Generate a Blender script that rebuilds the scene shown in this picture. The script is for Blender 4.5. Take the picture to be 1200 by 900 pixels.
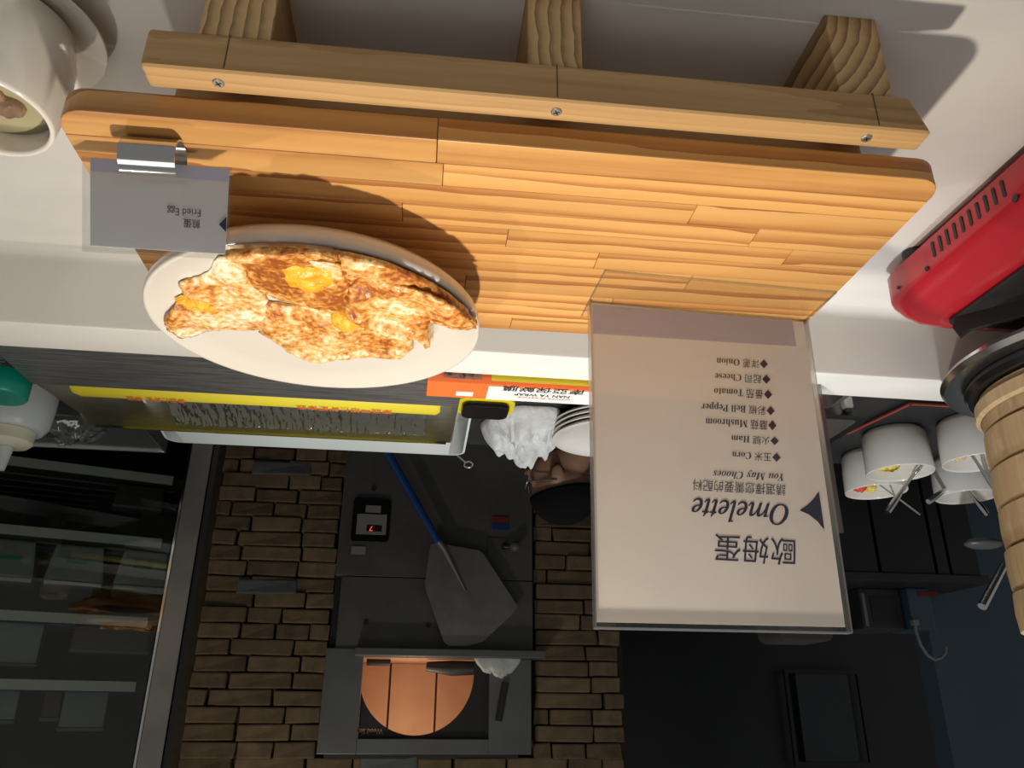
import bpy, bmesh, math, random
import numpy as np
from mathutils import Vector, Matrix, noise
random.seed(7)
PI = math.pi
sc = bpy.context.scene
COL = sc.collection
for o in list(bpy.data.objects): bpy.data.objects.remove(o)

# ---------------------------------------------------------------- camera (held upside down), world, lights, exposure
F = 920.0
CAMZ = 0.49
R = np.array([[0.99146623, -0.05762666, 0.11693539],
              [0.13013552, 0.38444615, -0.91392883],
              [0.00771131, 0.92134702, 0.38866465]])
cam_d = bpy.data.cameras.new('camera'); cam = bpy.data.objects.new('camera', cam_d); COL.objects.link(cam)
cam_d.sensor_width = 36; cam_d.lens = 36 * F / 1200; cam_d.clip_start = 0.01; cam_d.clip_end = 50
M = R @ np.diag([-1, -1, 1])
mw = Matrix([[*M[0], 0], [*M[1], 0], [*M[2], CAMZ], [0, 0, 0, 1]])
cam.matrix_world = mw
sc.camera = cam
sc.view_settings.view_transform = 'Standard'; sc.view_settings.look = 'None'
sc.view_settings.gamma = 1; sc.view_settings.use_curve_mapping = False
sc.view_settings.exposure = 0.32

w = bpy.data.worlds.new('world'); sc.world = w; w.use_nodes = True
w.node_tree.nodes['Background'].inputs[0].default_value = (1, .985, .96, 1)
w.node_tree.nodes['Background'].inputs[1].default_value = 0.14

def spot(name, loc, tgt, power, color, size, blend=.5, rad=.03):
    l = bpy.data.lights.new(name, 'SPOT'); l.energy = power; l.color = color; l.spot_size = math.radians(size)
    l.spot_blend = blend; l.shadow_soft_size = rad
    o = bpy.data.objects.new(name, l); COL.objects.link(o); o.location = loc
    d = Vector(tgt) - Vector(loc); o.rotation_euler = d.to_track_quat('-Z', 'Y').to_euler(); return o
def area(name, loc, tgt, power, color, sx, sy):
    l = bpy.data.lights.new(name, 'AREA'); l.energy = power; l.color = color; l.shape = 'RECTANGLE'; l.size = sx; l.size_y = sy
    o = bpy.data.objects.new(name, l); COL.objects.link(o); o.location = loc
    d = Vector(tgt) - Vector(loc); o.rotation_euler = d.to_track_quat('-Z', 'Y').to_euler(); return o
LAMP = (-.055, .518, .88)
spot('lamp_over_board', LAMP, (-.02, .57, 0), 18.5, (1, .90, .76), 120, .9, .016)
spot('lamp_rear', (.75, 1.15, 1.5), (-.1, .6, .1), 16, (1, .90, .78), 60, .8, .03)
spot('lamp_kitchen', (.5, 1.9, 1.75), (.1, 3.4, .1), 22, (1, .86, .66), 80, .9, .08)
spot('fill_worktop', (-.4, .78, 1.75), (-.45, 1.45, 0), 62, (.93, .97, 1), 60, .6, .06)  # added fill to brighten the worktop items, cone kept off the board
area('fill_dining_side', (.6, -.5, 1.9), (.0, .8, .15), 4, (1, .98, .95), 1.2, .8)  # added soft fill from the dining side for front faces, not a known fixture

# ---------------------------------------------------------------- photo pixel -> place
def ray(x, y):
    d = R @ np.array([600 - x, y - 450 + 0.0, -F]) if False else R @ np.array([(1200 - x) - 600, -((900 - y) - 450), -F])
    return d / np.linalg.norm(d)
C0 = np.array([0, 0, CAMZ])
def PZ(x, y, z): d = ray(x, y); return Vector(C0 + d * ((z - CAMZ) / d[2]))
def PY(x, y, Y): d = ray(x, y); return Vector(C0 + d * (Y / d[1]))
def PP(x, y, p, n):
    d = ray(x, y); p = np.array(p); n = np.array(n); return Vector(C0 + d * (((p - C0) @ n) / (d @ n)))

# ---------------------------------------------------------------- materials
MATS = {}
def nt(name):
    m = bpy.data.materials.new(name); m.use_nodes = True; t = m.node_tree
    return m, t, t.nodes['Principled BSDF']
def N(t, typ, **kw):
    n = t.nodes.new(typ)
    for k, v in kw.items(): setattr(n, k, v)
    return n
def coords(t, stretch, rnd=True):
    tc = N(t, 'ShaderNodeTexCoord'); mp = N(t, 'ShaderNodeMapping'); mp.inputs['Scale'].default_value = stretch
    t.links.new(tc.outputs['Object'], mp.inputs['Vector'])
    if rnd:
        oi = N(t, 'ShaderNodeObjectInfo'); ml = N(t, 'ShaderNodeMath', operation='MULTIPLY'); ml.inputs[1].default_value = 3.7
        t.links.new(oi.outputs['Random'], ml.inputs[0]); t.links.new(ml.outputs[0], mp.inputs['Location'])
    return mp.outputs[0]
def rgba(c): return (*c, 1) if len(c) == 3 else c
def ramp(t, stops):
    r = N(t, 'ShaderNodeValToRGB'); e = r.color_ramp.elements
    while len(e) < len(stops): e.new(.5)
    for k, (p, c) in enumerate(stops): e[k].position = p; e[k].color = rgba(c)
    return r
def pm(name, c, rough=.5, metal=0, c2=None, scale=10, bump=0, bscale=80, stretch=(1, 1, 1), rnd=0, spec=.5, coat=0, trans=0, emit=None, es=1, lo=.35, hi=.65, sss=0):
    m, t, b = nt(name)
    b.inputs['Roughness'].default_value = rough; b.inputs['Metallic'].default_value = metal
    b.inputs['Specular IOR Level'].default_value = spec; b.inputs['Coat Weight'].default_value = coat
    b.inputs['Transmission Weight'].default_value = trans; b.inputs['Base Color'].default_value = rgba(c)
    if sss: b.inputs['Subsurface Weight'].default_value = sss; b.inputs['Subsurface Radius'].default_value = (.01, .006, .003)
    if emit: b.inputs['Emission Color'].default_value = rgba(emit); b.inputs['Emission Strength'].default_value = es
    v = coords(t, stretch) if (c2 or bump) else None
    out = None
    if c2:
        n = N(t, 'ShaderNodeTexNoise'); n.inputs['Scale'].default_value = scale; n.inputs['Detail'].default_value = 5
        t.links.new(v, n.inputs['Vector']); r = ramp(t, [(lo, c), (hi, c2)]); t.links.new(n.outputs['Fac'], r.inputs[0]); out = r.outputs[0]
    if rnd:
        oi = N(t, 'ShaderNodeObjectInfo'); mr = N(t, 'ShaderNodeMapRange'); mr.inputs[3].default_value = 1 - rnd; mr.inputs[4].default_value = 1 + rnd
        t.links.new(oi.outputs['Random'], mr.inputs[0]); hs = N(t, 'ShaderNodeHueSaturation'); t.links.new(mr.outputs[0], hs.inputs['Value'])
        if out: t.links.new(out, hs.inputs['Color'])
        else: hs.inputs['Color'].default_value = rgba(c)
        out = hs.outputs[0]
    if out: t.links.new(out, b.inputs['Base Color'])
    if bump:
        n = N(t, 'ShaderNodeTexNoise'); n.inputs['Scale'].default_value = bscale; n.inputs['Detail'].default_value = 4
        t.links.new(v, n.inputs['Vector']); bp = N(t, 'ShaderNodeBump'); bp.inputs['Strength'].default_value = bump; bp.inputs['Distance'].default_value = .004
        t.links.new(n.outputs['Fac'], bp.inputs['Height']); t.links.new(bp.outputs[0], b.inputs['Normal'])
    MATS[name] = m; return m
def wood(name, axis, cl, cm, cd, ring=45, off=(0, .03, .09), rnd=.12, rough=.5, ringw=.5, dist=.022):
    """solid wood: growth rings about the board's long axis plus long fibres"""
    m, t, b = nt(name)
    tc = N(t, 'ShaderNodeTexCoord'); mp = N(t, 'ShaderNodeMapping'); t.links.new(tc.outputs['Object'], mp.inputs['Vector'])
    oi = N(t, 'ShaderNodeObjectInfo'); cb = N(t, 'ShaderNodeCombineXYZ')
    for k in range(3):
        ml = N(t, 'ShaderNodeMath', operation='MULTIPLY_ADD'); ml.inputs[1].default_value = (.9, .23, -.17)[k]; ml.inputs[2].default_value = off[k]
        t.links.new(oi.outputs['Random'], ml.inputs[0]); t.links.new(ml.outputs[0], cb.inputs[k])
    t.links.new(cb.outputs[0], mp.inputs['Location'])
    st = [22, 22, 22]; st['XYZ'.index(axis)] = 1.4
    m2 = N(t, 'ShaderNodeMapping'); m2.inputs['Scale'].default_value = st; t.links.new(mp.outputs[0], m2.inputs['Vector'])
    nz = N(t, 'ShaderNodeTexNoise'); nz.inputs['Scale'].default_value = 1.6; nz.inputs['Detail'].default_value = 3; t.links.new(m2.outputs[0], nz.inputs['Vector'])
    vm = N(t, 'ShaderNodeVectorMath', operation='SCALE'); vm.inputs['Scale'].default_value = dist; t.links.new(nz.outputs['Color'], vm.inputs[0])
    va = N(t, 'ShaderNodeVectorMath', operation='ADD'); t.links.new(vm.outputs[0], va.inputs[0]); t.links.new(mp.outputs[0], va.inputs[1])
    wv = N(t, 'ShaderNodeTexWave', wave_type='RINGS', rings_direction=axis, wave_profile='SAW'); wv.inputs['Scale'].default_value = ring
    wv.inputs['Distortion'].default_value = .6; t.links.new(va.outputs[0], wv.inputs['Vector'])
    st2 = [160, 160, 160]; st2['XYZ'.index(axis)] = 5
    m3 = N(t, 'ShaderNodeMapping'); m3.inputs['Scale'].default_value = st2; t.links.new(mp.outputs[0], m3.inputs['Vector'])
    n2 = N(t, 'ShaderNodeTexNoise'); n2.inputs['Scale'].default_value = 1; n2.inputs['Detail'].default_value = 4; t.links.new(m3.outputs[0], n2.inputs['Vector'])
    mx = N(t, 'ShaderNodeMath', operation='MULTIPLY_ADD'); mx.inputs[1].default_value = ringw; t.links.new(wv.outputs['Fac'], mx.inputs[0])
    mu = N(t, 'ShaderNodeMath', operation='MULTIPLY'); mu.inputs[1].default_value = 1 - ringw; t.links.new(n2.outputs['Fac'], mu.inputs[0]); t.links.new(mu.outputs[0], mx.inputs[2])
    r = ramp(t, [(.18, cl), (.52, cm), (.86, cd)]); t.links.new(mx.outputs[0], r.inputs[0])
    mr = N(t, 'ShaderNodeMapRange'); mr.inputs[3].default_value = 1 - rnd; mr.inputs[4].default_value = 1 + rnd; t.links.new(oi.outputs['Random'], mr.inputs[0])
    hs = N(t, 'ShaderNodeHueSaturation'); t.links.new(mr.outputs[0], hs.inputs['Value']); t.links.new(r.outputs[0], hs.inputs['Color'])
    t.links.new(hs.outputs[0], b.inputs['Base Color']); b.inputs['Roughness'].default_value = rough
    bp = N(t, 'ShaderNodeBump'); bp.inputs['Strength'].default_value = .25; bp.inputs['Distance'].default_value = .001; t.links.new(n2.outputs['Fac'], bp.inputs['Height']); t.links.new(bp.outputs[0], b.inputs['Normal'])
    MATS[name] = m; return m
def clear(name, tint=(.97, .98, .98), gloss=.05, rough=.02, fres=True):
    m = bpy.data.materials.new(name); m.use_nodes = True; t = m.node_tree; t.nodes.clear()
    o = N(t, 'ShaderNodeOutputMaterial'); tr = N(t, 'ShaderNodeBsdfTransparent'); tr.inputs[0].default_value = rgba(tint)
    gl = N(t, 'ShaderNodeBsdfGlossy'); gl.inputs['Roughness'].default_value = rough
    mx = N(t, 'ShaderNodeMixShader'); fr = N(t, 'ShaderNodeFresnel'); fr.inputs['IOR'].default_value = 1.45
    if fres: t.links.new(fr.outputs[0], mx.inputs[0])
    else: mx.inputs[0].default_value = gloss
    t.links.new(tr.outputs[0], mx.inputs[1]); t.links.new(gl.outputs[0], mx.inputs[2]); t.links.new(mx.outputs[0], o.inputs[0])
    MATS[name] = m; return m
def paper(name, c, transl=.4):
    m = bpy.data.materials.new(name); m.use_nodes = True; t = m.node_tree; t.nodes.clear()
    o = N(t, 'ShaderNodeOutputMaterial'); d = N(t, 'ShaderNodeBsdfDiffuse'); d.inputs[0].default_value = rgba(c)
    tl = N(t, 'ShaderNodeBsdfTranslucent'); tl.inputs[0].default_value = rgba(c); mx = N(t, 'ShaderNodeMixShader'); mx.inputs[0].default_value = transl
    n = N(t, 'ShaderNodeTexNoise'); n.inputs['Scale'].default_value = 14; tc = N(t, 'ShaderNodeTexCoord'); t.links.new(tc.outputs['Object'], n.inputs['Vector'])
    r = ramp(t, [(.3, tuple(x * .96 for x in c)), (.7, c)]); t.links.new(n.outputs['Fac'], r.inputs[0])
    t.links.new(r.outputs[0], d.inputs[0]); t.links.new(r.outputs[0], tl.inputs[0])
    t.links.new(d.outputs[0], mx.inputs[1]); t.links.new(tl.outputs[0], mx.inputs[2]); t.links.new(mx.outputs[0], o.inputs[0]); MATS[name] = m; return m

pm('marble', (.70, .68, .64), .22, c2=(.62, .60, .57), scale=5, lo=.42, hi=.72, stretch=(1, 2, 1), bump=.03, bscale=30)
wood('board_wood', 'X', (.74, .41, .14), (.66, .335, .10), (.36, .12, .03), ring=17, rnd=.13, rough=.42, ringw=.6)
wood('rack_wood', 'X', (.58, .36, .155), (.48, .28, .11), (.28, .15, .05), ring=22, rnd=.06, rough=.6, ringw=.25)
wood('beam_wood', 'Y', (.60, .40, .18), (.50, .31, .13), (.22, .12, .045), ring=36, off=(.02, 0, .03), rnd=.08, rough=.6, ringw=.75, dist=.006)
wood('bamboo', 'Z', (.54, .39, .22), (.46, .32, .175), (.34, .22, .11), ring=20, rnd=.12, rough=.45, ringw=.25)
pm('ceramic', (.80, .76, .69), .12, coat=.4)
pm('ceramic_warm', (.72, .675, .60), .14, coat=.4)
pm('steel', (.62, .61, .58), .28, 1, c2=(.52, .51, .49), scale=30, stretch=(1, 12, 12))
pm('steel_polished', (.75, .74, .72), .12, 1)
pm('steel_dark', (.125, .127, .122), .42, .35, c2=(.095, .097, .094), scale=6)
pm('oven_frame', (.145, .157, .157), .4, .4, c2=(.125, .133, .133), scale=6)
pm('black', (.012, .012, .013), .5, c2=(.018, .018, .018), scale=20)
pm('black_gloss', (.008, .008, .008), .2)
pm('red_enamel', (.42, .012, .022), .25, c2=(.38, .011, .02), scale=6, coat=.3)
pm('brick', (.185, .132, .076), .85, c2=(.125, .090, .052), scale=14, bump=.6, bscale=45, rnd=.22)
pm('brick_grey', (.13, .145, .15), .8, c2=(.10, .11, .115), scale=14, bump=.6, bscale=45, rnd=.1)
pm('mortar', (.045, .034, .022), .95, c2=(.06, .046, .03), scale=30)
pm('dark_wall', (.014, .017, .020), .45, c2=(.011, .013, .016), scale=3)
pm('blue_wall', (.05, .09, .125), .4, c2=(.04, .074, .105), scale=3)
pm('dark_cabinet', (.013, .015, .015), .35, c2=(.010, .011, .011), scale=4)
pm('floor_tile', (.035, .033, .030), .5, c2=(.026, .024, .022), scale=9)
pm('navy', (.022, .022, .055), .6)
pm('ink', (.045, .04, .055), .6)
pm('lilac', (.50, .45, .52), .7)
pm('lilac_grey', (.36, .37, .47), .7)
paper('menu_paper', (.96, .92, .87), .33)
paper('card_paper', (.84, .85, .88), .45)
clear('acrylic', (.985, .985, .98), .035, .02, False)
clear('acrylic_edge', (.95, .97, .96), .45, .35, False)
clear('sign_back', (.55, .60, .57), .25, .3, False)
clear('film', (.93, .94, .93), .09, .12, False)
clear('wrap_film', (.86, .87, .85), .34, .14, False)
clear('fridge_glass', (.84, .86, .83), .045, .02, False)
clear('jar_glass', (.80, .84, .82), .12, .05, False)
pm('yellow_paper', (.70, .58, .03), .5)
pm('orange_print', (.85, .16, .03), .45)
pm('white_print', (.74, .72, .69), .5)
pm('red_print', (.65, .13, .03), .5)
pm('photo_print', (.35, .16, .10), .5, c2=(.05, .05, .07), scale=90, lo=.45, hi=.55)
pm('white_plastic', (.62, .66, .62), .4)
pm('milky_plastic', (.52, .57, .58), .35, sss=.1)
pm('cream_plastic', (.66, .64, .50), .35)
pm('green_plastic', (.0, .24, .17), .4)
pm('blue_plastic', (.010, .055, .22), .3)
pm('white_cloth', (.66, .66, .64), .9, c2=(.56, .56, .55), scale=30, bump=.5, bscale=120)
pm('grey_cloth', (.52, .56, .55), .9, c2=(.44, .48, .47), scale=30, bump=.5, bscale=90)
pm('yellow_plastic', (.75, .60, .01), .4)
pm('skin', (.36, .20, .125), .5, c2=(.31, .165, .10), scale=20)
pm('hair', (.006, .005, .005), .9, bump=.5, bscale=200, spec=.1)
pm('black_cloth', (.012, .012, .014), .9)
pm('screw_zinc', (.55, .53, .48), .35, .9)
pm('pencil', (.12, .07, .03), .8)
pm('red_line', (.40, .06, .04), .5)
pm('oven_brick', (.62, .34, .19), .9, c2=(.55, .29, .155), scale=8)
pm('oven_seam', (.10, .05, .03), .9)
pm('label_white', (.45, .47, .46), .6)
pm('shelf_grey', (.48, .49, .47), .45)
pm('fridge_box', (.26, .285, .285), .5, c2=(.20, .22, .22), scale=8)
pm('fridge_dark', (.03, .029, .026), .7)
pm('red_light', (.3, .01, .01), .4, emit=(1, .05, .03), es=1.2)
pm('soup', (.42, .38, .23), .25, c2=(.36, .31, .18), scale=18)
pm('meat', (.30, .19, .11), .6, c2=(.18, .10, .06), scale=60, bump=.8, bscale=120)
pm('corn', (.80, .62, .08), .4); pm('pepper_red', (.70, .06, .02), .4); pm('onion_tan', (.70, .52, .28), .5)
pm('handle_brown', (.10, .02, .02), .4)
pm('grey_plastic', (.10, .11, .115), .5)
pm('steel_brushed', (.52, .51, .49), .42, .95, c2=(.24, .237, .233), scale=14, stretch=(1, 30, 30), bump=.1, bscale=40)
pm('peel_steel', (.23, .23, .22), .38, .6, c2=(.17, .17, .165), scale=9)
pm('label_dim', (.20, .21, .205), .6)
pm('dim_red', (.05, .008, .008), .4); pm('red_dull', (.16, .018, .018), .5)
pm('fridge_frame', (.34, .32, .29), .4, .5, c2=(.27, .26, .24), scale=12)
pm('photo_brown', (.10, .06, .04), .6, c2=(.07, .045, .03), scale=12)
pm('glasses_frame', (.25, .24, .22), .3, .8)
pm('cabinet_top', (.03, .031, .032), .4, c2=(.025, .026, .027), scale=5)
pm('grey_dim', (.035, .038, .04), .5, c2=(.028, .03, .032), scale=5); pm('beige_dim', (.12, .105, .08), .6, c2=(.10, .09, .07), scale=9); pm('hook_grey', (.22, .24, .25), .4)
pm('steel_rim', (.75, .74, .71), .22, 1)
pm('dark_pane', (.018, .028, .034), .3, c2=(.014, .022, .027), scale=4)
pm('pale_glass', (.42, .46, .43), .3)
# fried egg white, browned lace
def egg_mat(name, b0=.38, b1=.52):
    m, t, b = nt(name); v = coords(t, (1, 1, 1))
    a = N(t, 'ShaderNodeTexNoise'); a.inputs['Scale'].default_value = 24; a.inputs['Detail'].default_value = 6; a.inputs['Distortion'].default_value = .8; t.links.new(v, a.inputs['Vector'])
    c = N(t, 'ShaderNodeTexNoise'); c.inputs['Scale'].default_value = 210; c.inputs['Detail'].default_value = 3; t.links.new(v, c.inputs['Vector'])
    ma = N(t, 'ShaderNodeMath', operation='MULTIPLY_ADD'); ma.inputs[1].default_value = .45; t.links.new(c.outputs['Fac'], ma.inputs[0])
    mb = N(t, 'ShaderNodeMath', operation='MULTIPLY'); mb.inputs[1].default_value = .55; t.links.new(a.outputs['Fac'], mb.inputs[0]); t.links.new(mb.outputs[0], ma.inputs[2])
    r = ramp(t, [(b0 - .05, (.90, .80, .60)), (b0 + .01, (.84, .58, .25)), (b1, (.68, .28, .05)), (b1 + .09, (.34, .09, .015))]); t.links.new(ma.outputs[0], r.inputs[0])
    t.links.new(r.outputs[0], b.inputs['Base Color']); b.inputs['Roughness'].default_value = .32
    bp = N(t, 'ShaderNodeBump'); bp.inputs['Strength'].default_value = .7; bp.inputs['Distance'].default_value = .0025; t.links.new(ma.outputs[0], bp.inputs['Height']); t.links.new(bp.outputs[0], b.inputs['Normal'])
    MATS[name] = m
egg_mat('egg_brown', .37, .462); egg_mat('egg_mid', .425, .522); egg_mat('egg_pale', .465, .565)
pm('yolk', (.82, .33, .006), .3, c2=(.90, .58, .07), scale=70, bump=.9, bscale=120)

# ---------------------------------------------------------------- mesh helpers
def tag(o, label=None, cat=None, group=None, kind=None):
    if label: o['label'] = label
    if cat: o['category'] = cat
    if group: o['group'] = group
    if kind: o['kind'] = kind
    return o
def thing(name, loc, label, cat, group=None, rz=0):
    o = bpy.data.objects.new(name, None); COL.objects.link(o); o.location = loc; o.rotation_euler = (0, 0, rz); o.empty_display_size = .05
    return tag(o, label, cat, group)
def wmat(o):
    m = Matrix.Translation(o.location) @ o.rotation_euler.to_matrix().to_4x4()
    return wmat(o.parent) @ m if o.parent else m
class MB:
    def __init__(s): s.v = []; s.f = []
    def add(s, vs, fs):
        n = len(s.v); s.v += [Vector(v) for v in vs]; s.f += [tuple(i + n for i in f) for f in fs]; return s
    def box(s, x0, x1, y0, y1, z0, z1, mat=None):
        vs = [(x, y, z) for x in (x0, x1) for y in (y0, y1) for z in (z0, z1)]
        if mat: vs = [mat @ Vector(v) for v in vs]
        return s.add(vs, [(0, 1, 3, 2), (4, 6, 7, 5), (0, 4, 5, 1), (2, 3, 7, 6), (0, 2, 6, 4), (1, 5, 7, 3)])
    def hexa(s, p):   # 8 points: bottom 4 (ring) then top 4
        return s.add(p, [(3, 2, 1, 0), (4, 5, 6, 7), (0, 1, 5, 4), (1, 2, 6, 5), (2, 3, 7, 6), (3, 0, 4, 7)])
    def prism(s, poly, vec):
        n = len(poly); poly = [Vector(p) for p in poly]; vec = Vector(vec)
        return s.add(poly + [p + vec for p in poly], [tuple(range(n))[::-1], tuple(range(n, 2 * n))] + [(i, (i + 1) % n, n + (i + 1) % n, n + i) for i in range(n)])
    def lathe(s, prof, c=(0, 0, 0), seg=48, mat=None, sq=None):
        vs = []; fs = []; n = len(prof)
        for k in range(seg):
            a = 2 * PI * k / seg
            for (r, z) in prof:
                v = Vector((r * math.cos(a), r * math.sin(a), z))
                if mat: v = mat @ v
                vs.append(v + Vector(c))
        for k in range(seg):
            k2 = (k + 1) % seg
            for i in range(n - 1): fs.append((k * n + i, k2 * n + i, k2 * n + i + 1, k * n + i + 1))
        return s.add(vs, fs)
    def tube(s, pts, r, seg=10, cap=True):
        pts = [Vector(p) for p in pts]; rs = r if isinstance(r, (list, tuple)) else [r] * len(pts)
        vs = []; fs = []; up = None
        for i, p in enumerate(pts):
            d = (pts[min(i + 1, len(pts) - 1)] - pts[max(i - 1, 0)]).normalized()
            if up is None:
                up = d.orthogonal().normalized()
            up = (up - d * up.dot(d)).normalized(); sd = d.cross(up)
            for k in range(seg):
                a = 2 * PI * k / seg; vs.append(p + (up * math.cos(a) + sd * math.sin(a)) * rs[i])
        for i in range(len(pts) - 1):
            for k in range(seg):
                k2 = (k + 1) % seg; fs.append((i * seg + k, i * seg + k2, (i + 1) * seg + k2, (i + 1) * seg + k))
        if cap: fs.append(tuple(range(seg))[::-1]); fs.append(tuple((len(pts) - 1) * seg + k for k in range(seg)))
        return s.add(vs, fs)
    def ell(s, c, rx, ry, rz, seg=20, rings=12, mat=None):
        vs = []; fs = []
        for i in range(rings + 1):
            ph = PI * i / rings
            for k in range(seg):
                a = 2 * PI * k / seg; v = Vector((rx * math.sin(ph) * math.cos(a), ry * math.sin(ph) * math.sin(a), rz * math.cos(ph)))
                if mat: v = mat @ v
                vs.append(v + Vector(c))
        for i in range(rings):
            for k in range(seg):
                k2 = (k + 1) % seg; fs.append((i * seg + k, (i + 1) * seg + k, (i + 1) * seg + k2, i * seg + k2))
        return s.add(vs, fs)
    def build(s, name, mat, parent=None, smooth=False, bevel=0, world=True, seg=2, weld=True, auto=None):
        me = bpy.data.meshes.new(name)
        inv = wmat(parent).inverted() if (parent and world) else Matrix.Identity(4)
        me.from_pydata([tuple(inv @ v) for v in s.v], [], s.f)
        bm = bmesh.new(); bm.from_mesh(me)
        if weld: bmesh.ops.remove_doubles(bm, verts=bm.verts, dist=1e-6)
        bmesh.ops.dissolve_degenerate(bm, dist=1e-7, edges=bm.edges)
        bmesh.ops.recalc_face_normals(bm, faces=bm.faces)
        if bevel: bmesh.ops.bevel(bm, geom=[e for e in bm.edges if e.calc_face_angle(0) > .5], offset=bevel, segments=seg, affect='EDGES', profile=.6, clamp_overlap=True)
        bm.to_mesh(me); bm.free()
        if smooth:
            for p in me.polygons: p.use_smooth = True
            if smooth != 'all': me.set_sharp_from_angle(angle=.7)
        me.materials.append(MATS[mat])
        o = bpy.data.objects.new(name, me); COL.objects.link(o); o.parent = parent
        return o
def rrect(x0, x1, y0, y1, r, n=5):
    p = []
    for (cx, cy, a0) in ((x1 - r, y1 - r, 0), (x0 + r, y1 - r, 90), (x0 + r, y0 + r, 180), (x1 - r, y0 + r, 270)):
        for k in range(n + 1):
            a = math.radians(a0 + 90 * k / n); p.append((cx + r * math.cos(a), cy + r * math.sin(a)))
    return p
MATHB = lambda s: ''.join(chr(0x1D400 + ord(c) - 65) if 'A' <= c <= 'Z' else chr(0x1D41A + ord(c) - 97) if 'a' <= c <= 'z' else c for c in s)
MATHI = lambda s: ''.join(chr(0x1D434 + ord(c) - 65) if 'A' <= c <= 'Z' else ('\u210e' if c == 'h' else chr(0x1D44E + ord(c) - 97)) if 'a' <= c <= 'z' else c for c in s)
MATHBI = lambda s: ''.join(chr(0x1D468 + ord(c) - 65) if 'A' <= c <= 'Z' else chr(0x1D482 + ord(c) - 97) if 'a' <= c <= 'z' else c for c in s)
def text_part(body, mat, parent, p0, ux, uy, wd, ht, name='lettering', weight=0.0):
    """flat print filling the box p0 (lower left) + ux*wd + uy*ht; ux, uy unit world vectors"""
    cu = bpy.data.curves.new('text', 'FONT'); cu.body = body; cu.size = 1; cu.offset = weight; cu.resolution_u = 3
    to = bpy.data.objects.new('text', cu); COL.objects.link(to)
    bpy.context.view_layer.update()
    me = bpy.data.meshes.new_from_object(to.evaluated_get(bpy.context.evaluated_depsgraph_get()))
    bpy.data.objects.remove(to); bpy.data.curves.remove(cu)
    if not me.vertices: return None
    xs = [v.co.x for v in me.vertices]; ys = [v.co.y for v in me.vertices]
    x0, x1, y0, y1 = min(xs), max(xs), min(ys), max(ys); inv = wmat(parent).inverted()
    for v in me.vertices:
        v.co = inv @ (Vector(p0) + ux * (wd * (v.co.x - x0) / (x1 - x0)) + uy * (ht * (v.co.y - y0) / (y1 - y0)))
    me.materials.clear(); me.materials.append(MATS[mat]); me.name = name
    o = bpy.data.objects.new(name, me); COL.objects.link(o); o.parent = parent; return o
def baked(o):
    """apply modifiers"""
    bpy.context.view_layer.update(); dg = bpy.context.evaluated_depsgraph_get()
    me = bpy.data.meshes.new_from_object(o.evaluated_get(dg)); o.modifiers.clear(); o.data = me; return o

FLOORZ = -.90
ZK = -.05       # kitchen work surface

# ================================================================ SETTING
tag(MB().box(-4, 3, -.6, 5, FLOORZ - .1, FLOORZ).build('floor', 'floor_tile'), kind='structure')
WY = 3.36
# brick wall: dark mortar body with bricks laid on it, an opening for the oven
wall = tag(MB().box(-.90, -.515, WY, WY + .5, FLOORZ, 1.5).box(.295, .86, WY, WY + .5, FLOORZ, 1.5).box(-.515, .295, WY, WY + .5, .64, 1.5).box(-.90, .86, WY + .51, WY + .6, FLOORZ, 1.5).build('wall_back', 'mortar', weld=False), kind='structure')
brick_me = []
for k in range(6):
    m_ = MB(); L = .2; rr = random.Random(k)
    p = [(0, 0, 0), (L, 0, 0), (L, .06, 0), (0, .06, 0), (0, 0, .055), (L, 0, .055), (L, .06, .055), (0, .06, .055)]
    p = [Vector((x + rr.uniform(-.004, .004), y + (rr.uniform(-.012, .008) if y == 0 else 0), z + rr.uniform(-.003, .003))) for x, y, z in p]
    m_.hexa(p); o = m_.build('brick', 'brick', bevel=.006, seg=2, weld=False); brick_me.append(o.data); bpy.data.objects.remove(o)
    brick_me[-1].materials.clear(); brick_me[-1].materials.append(MATS['brick'])
grey_me = brick_me[2].copy(); grey_me.materials.clear(); grey_me.materials.append(MATS['brick_grey'])
def brick(x, z, L, grey=False, y=0, ax=0):
    o = bpy.data.objects.new('brick', grey_me if grey else random.choice(brick_me)); COL.objects.link(o)
    o.parent = wall; o.location = (x, WY - .05 + y + random.uniform(-.008, .006), z); o.scale = (L / .2 * .975, 1, 1); return o
RH = .0605
zrow0 = -.62
def courses(x0, x1, z0, z1, greys=()):
    r = 0; z = z0
    while z < z1:
        x = x0 + random.uniform(-.012, .008); first = True
        while x < x1 - .02:
            L = random.choice((.13, .17, .2, .2, .24, .26)) * (random.uniform(.4, .8) if first else 1)
            L = min(L, x1 - x)
            if x1 - (x + L) < .05: L = x1 - x
            brick(x, z, L, (r, False) in greys); x += L + .003; first = False
        z += RH; r += 1
XL, XR = -.515, .295      # oven sides
courses(XR + .005, .80, zrow0, .64)
courses(-.875, XL - .005, zrow0, .64)
courses(-.875, .80, .64 + .003, .95)
for (px, py, wd) in ((330, 549, .25), (312, 687, .24), (455, 893, .22)):
    q = PY(px, py, WY - .06); b = brick(q.x - wd / 2, q.z - .027, wd, True, y=-.016)
# right hand wall behind the fridge, left hand dark room
tag(MB().box(.86, 3.0, 3.6, 3.7, FLOORZ, 1.5).build('wall_right', 'dark_wall'), kind='structure')
tag(MB().box(-4, -.90, 4.6, 4.7, FLOORZ, 1.6).build('wall_left', 'dark_wall'), kind='structure')
tag(MB().box(-2.6, -2.04, 2.98, 3.08, FLOORZ, 1.6).build('wall_partition', 'blue_wall'), kind='structure')

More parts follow.
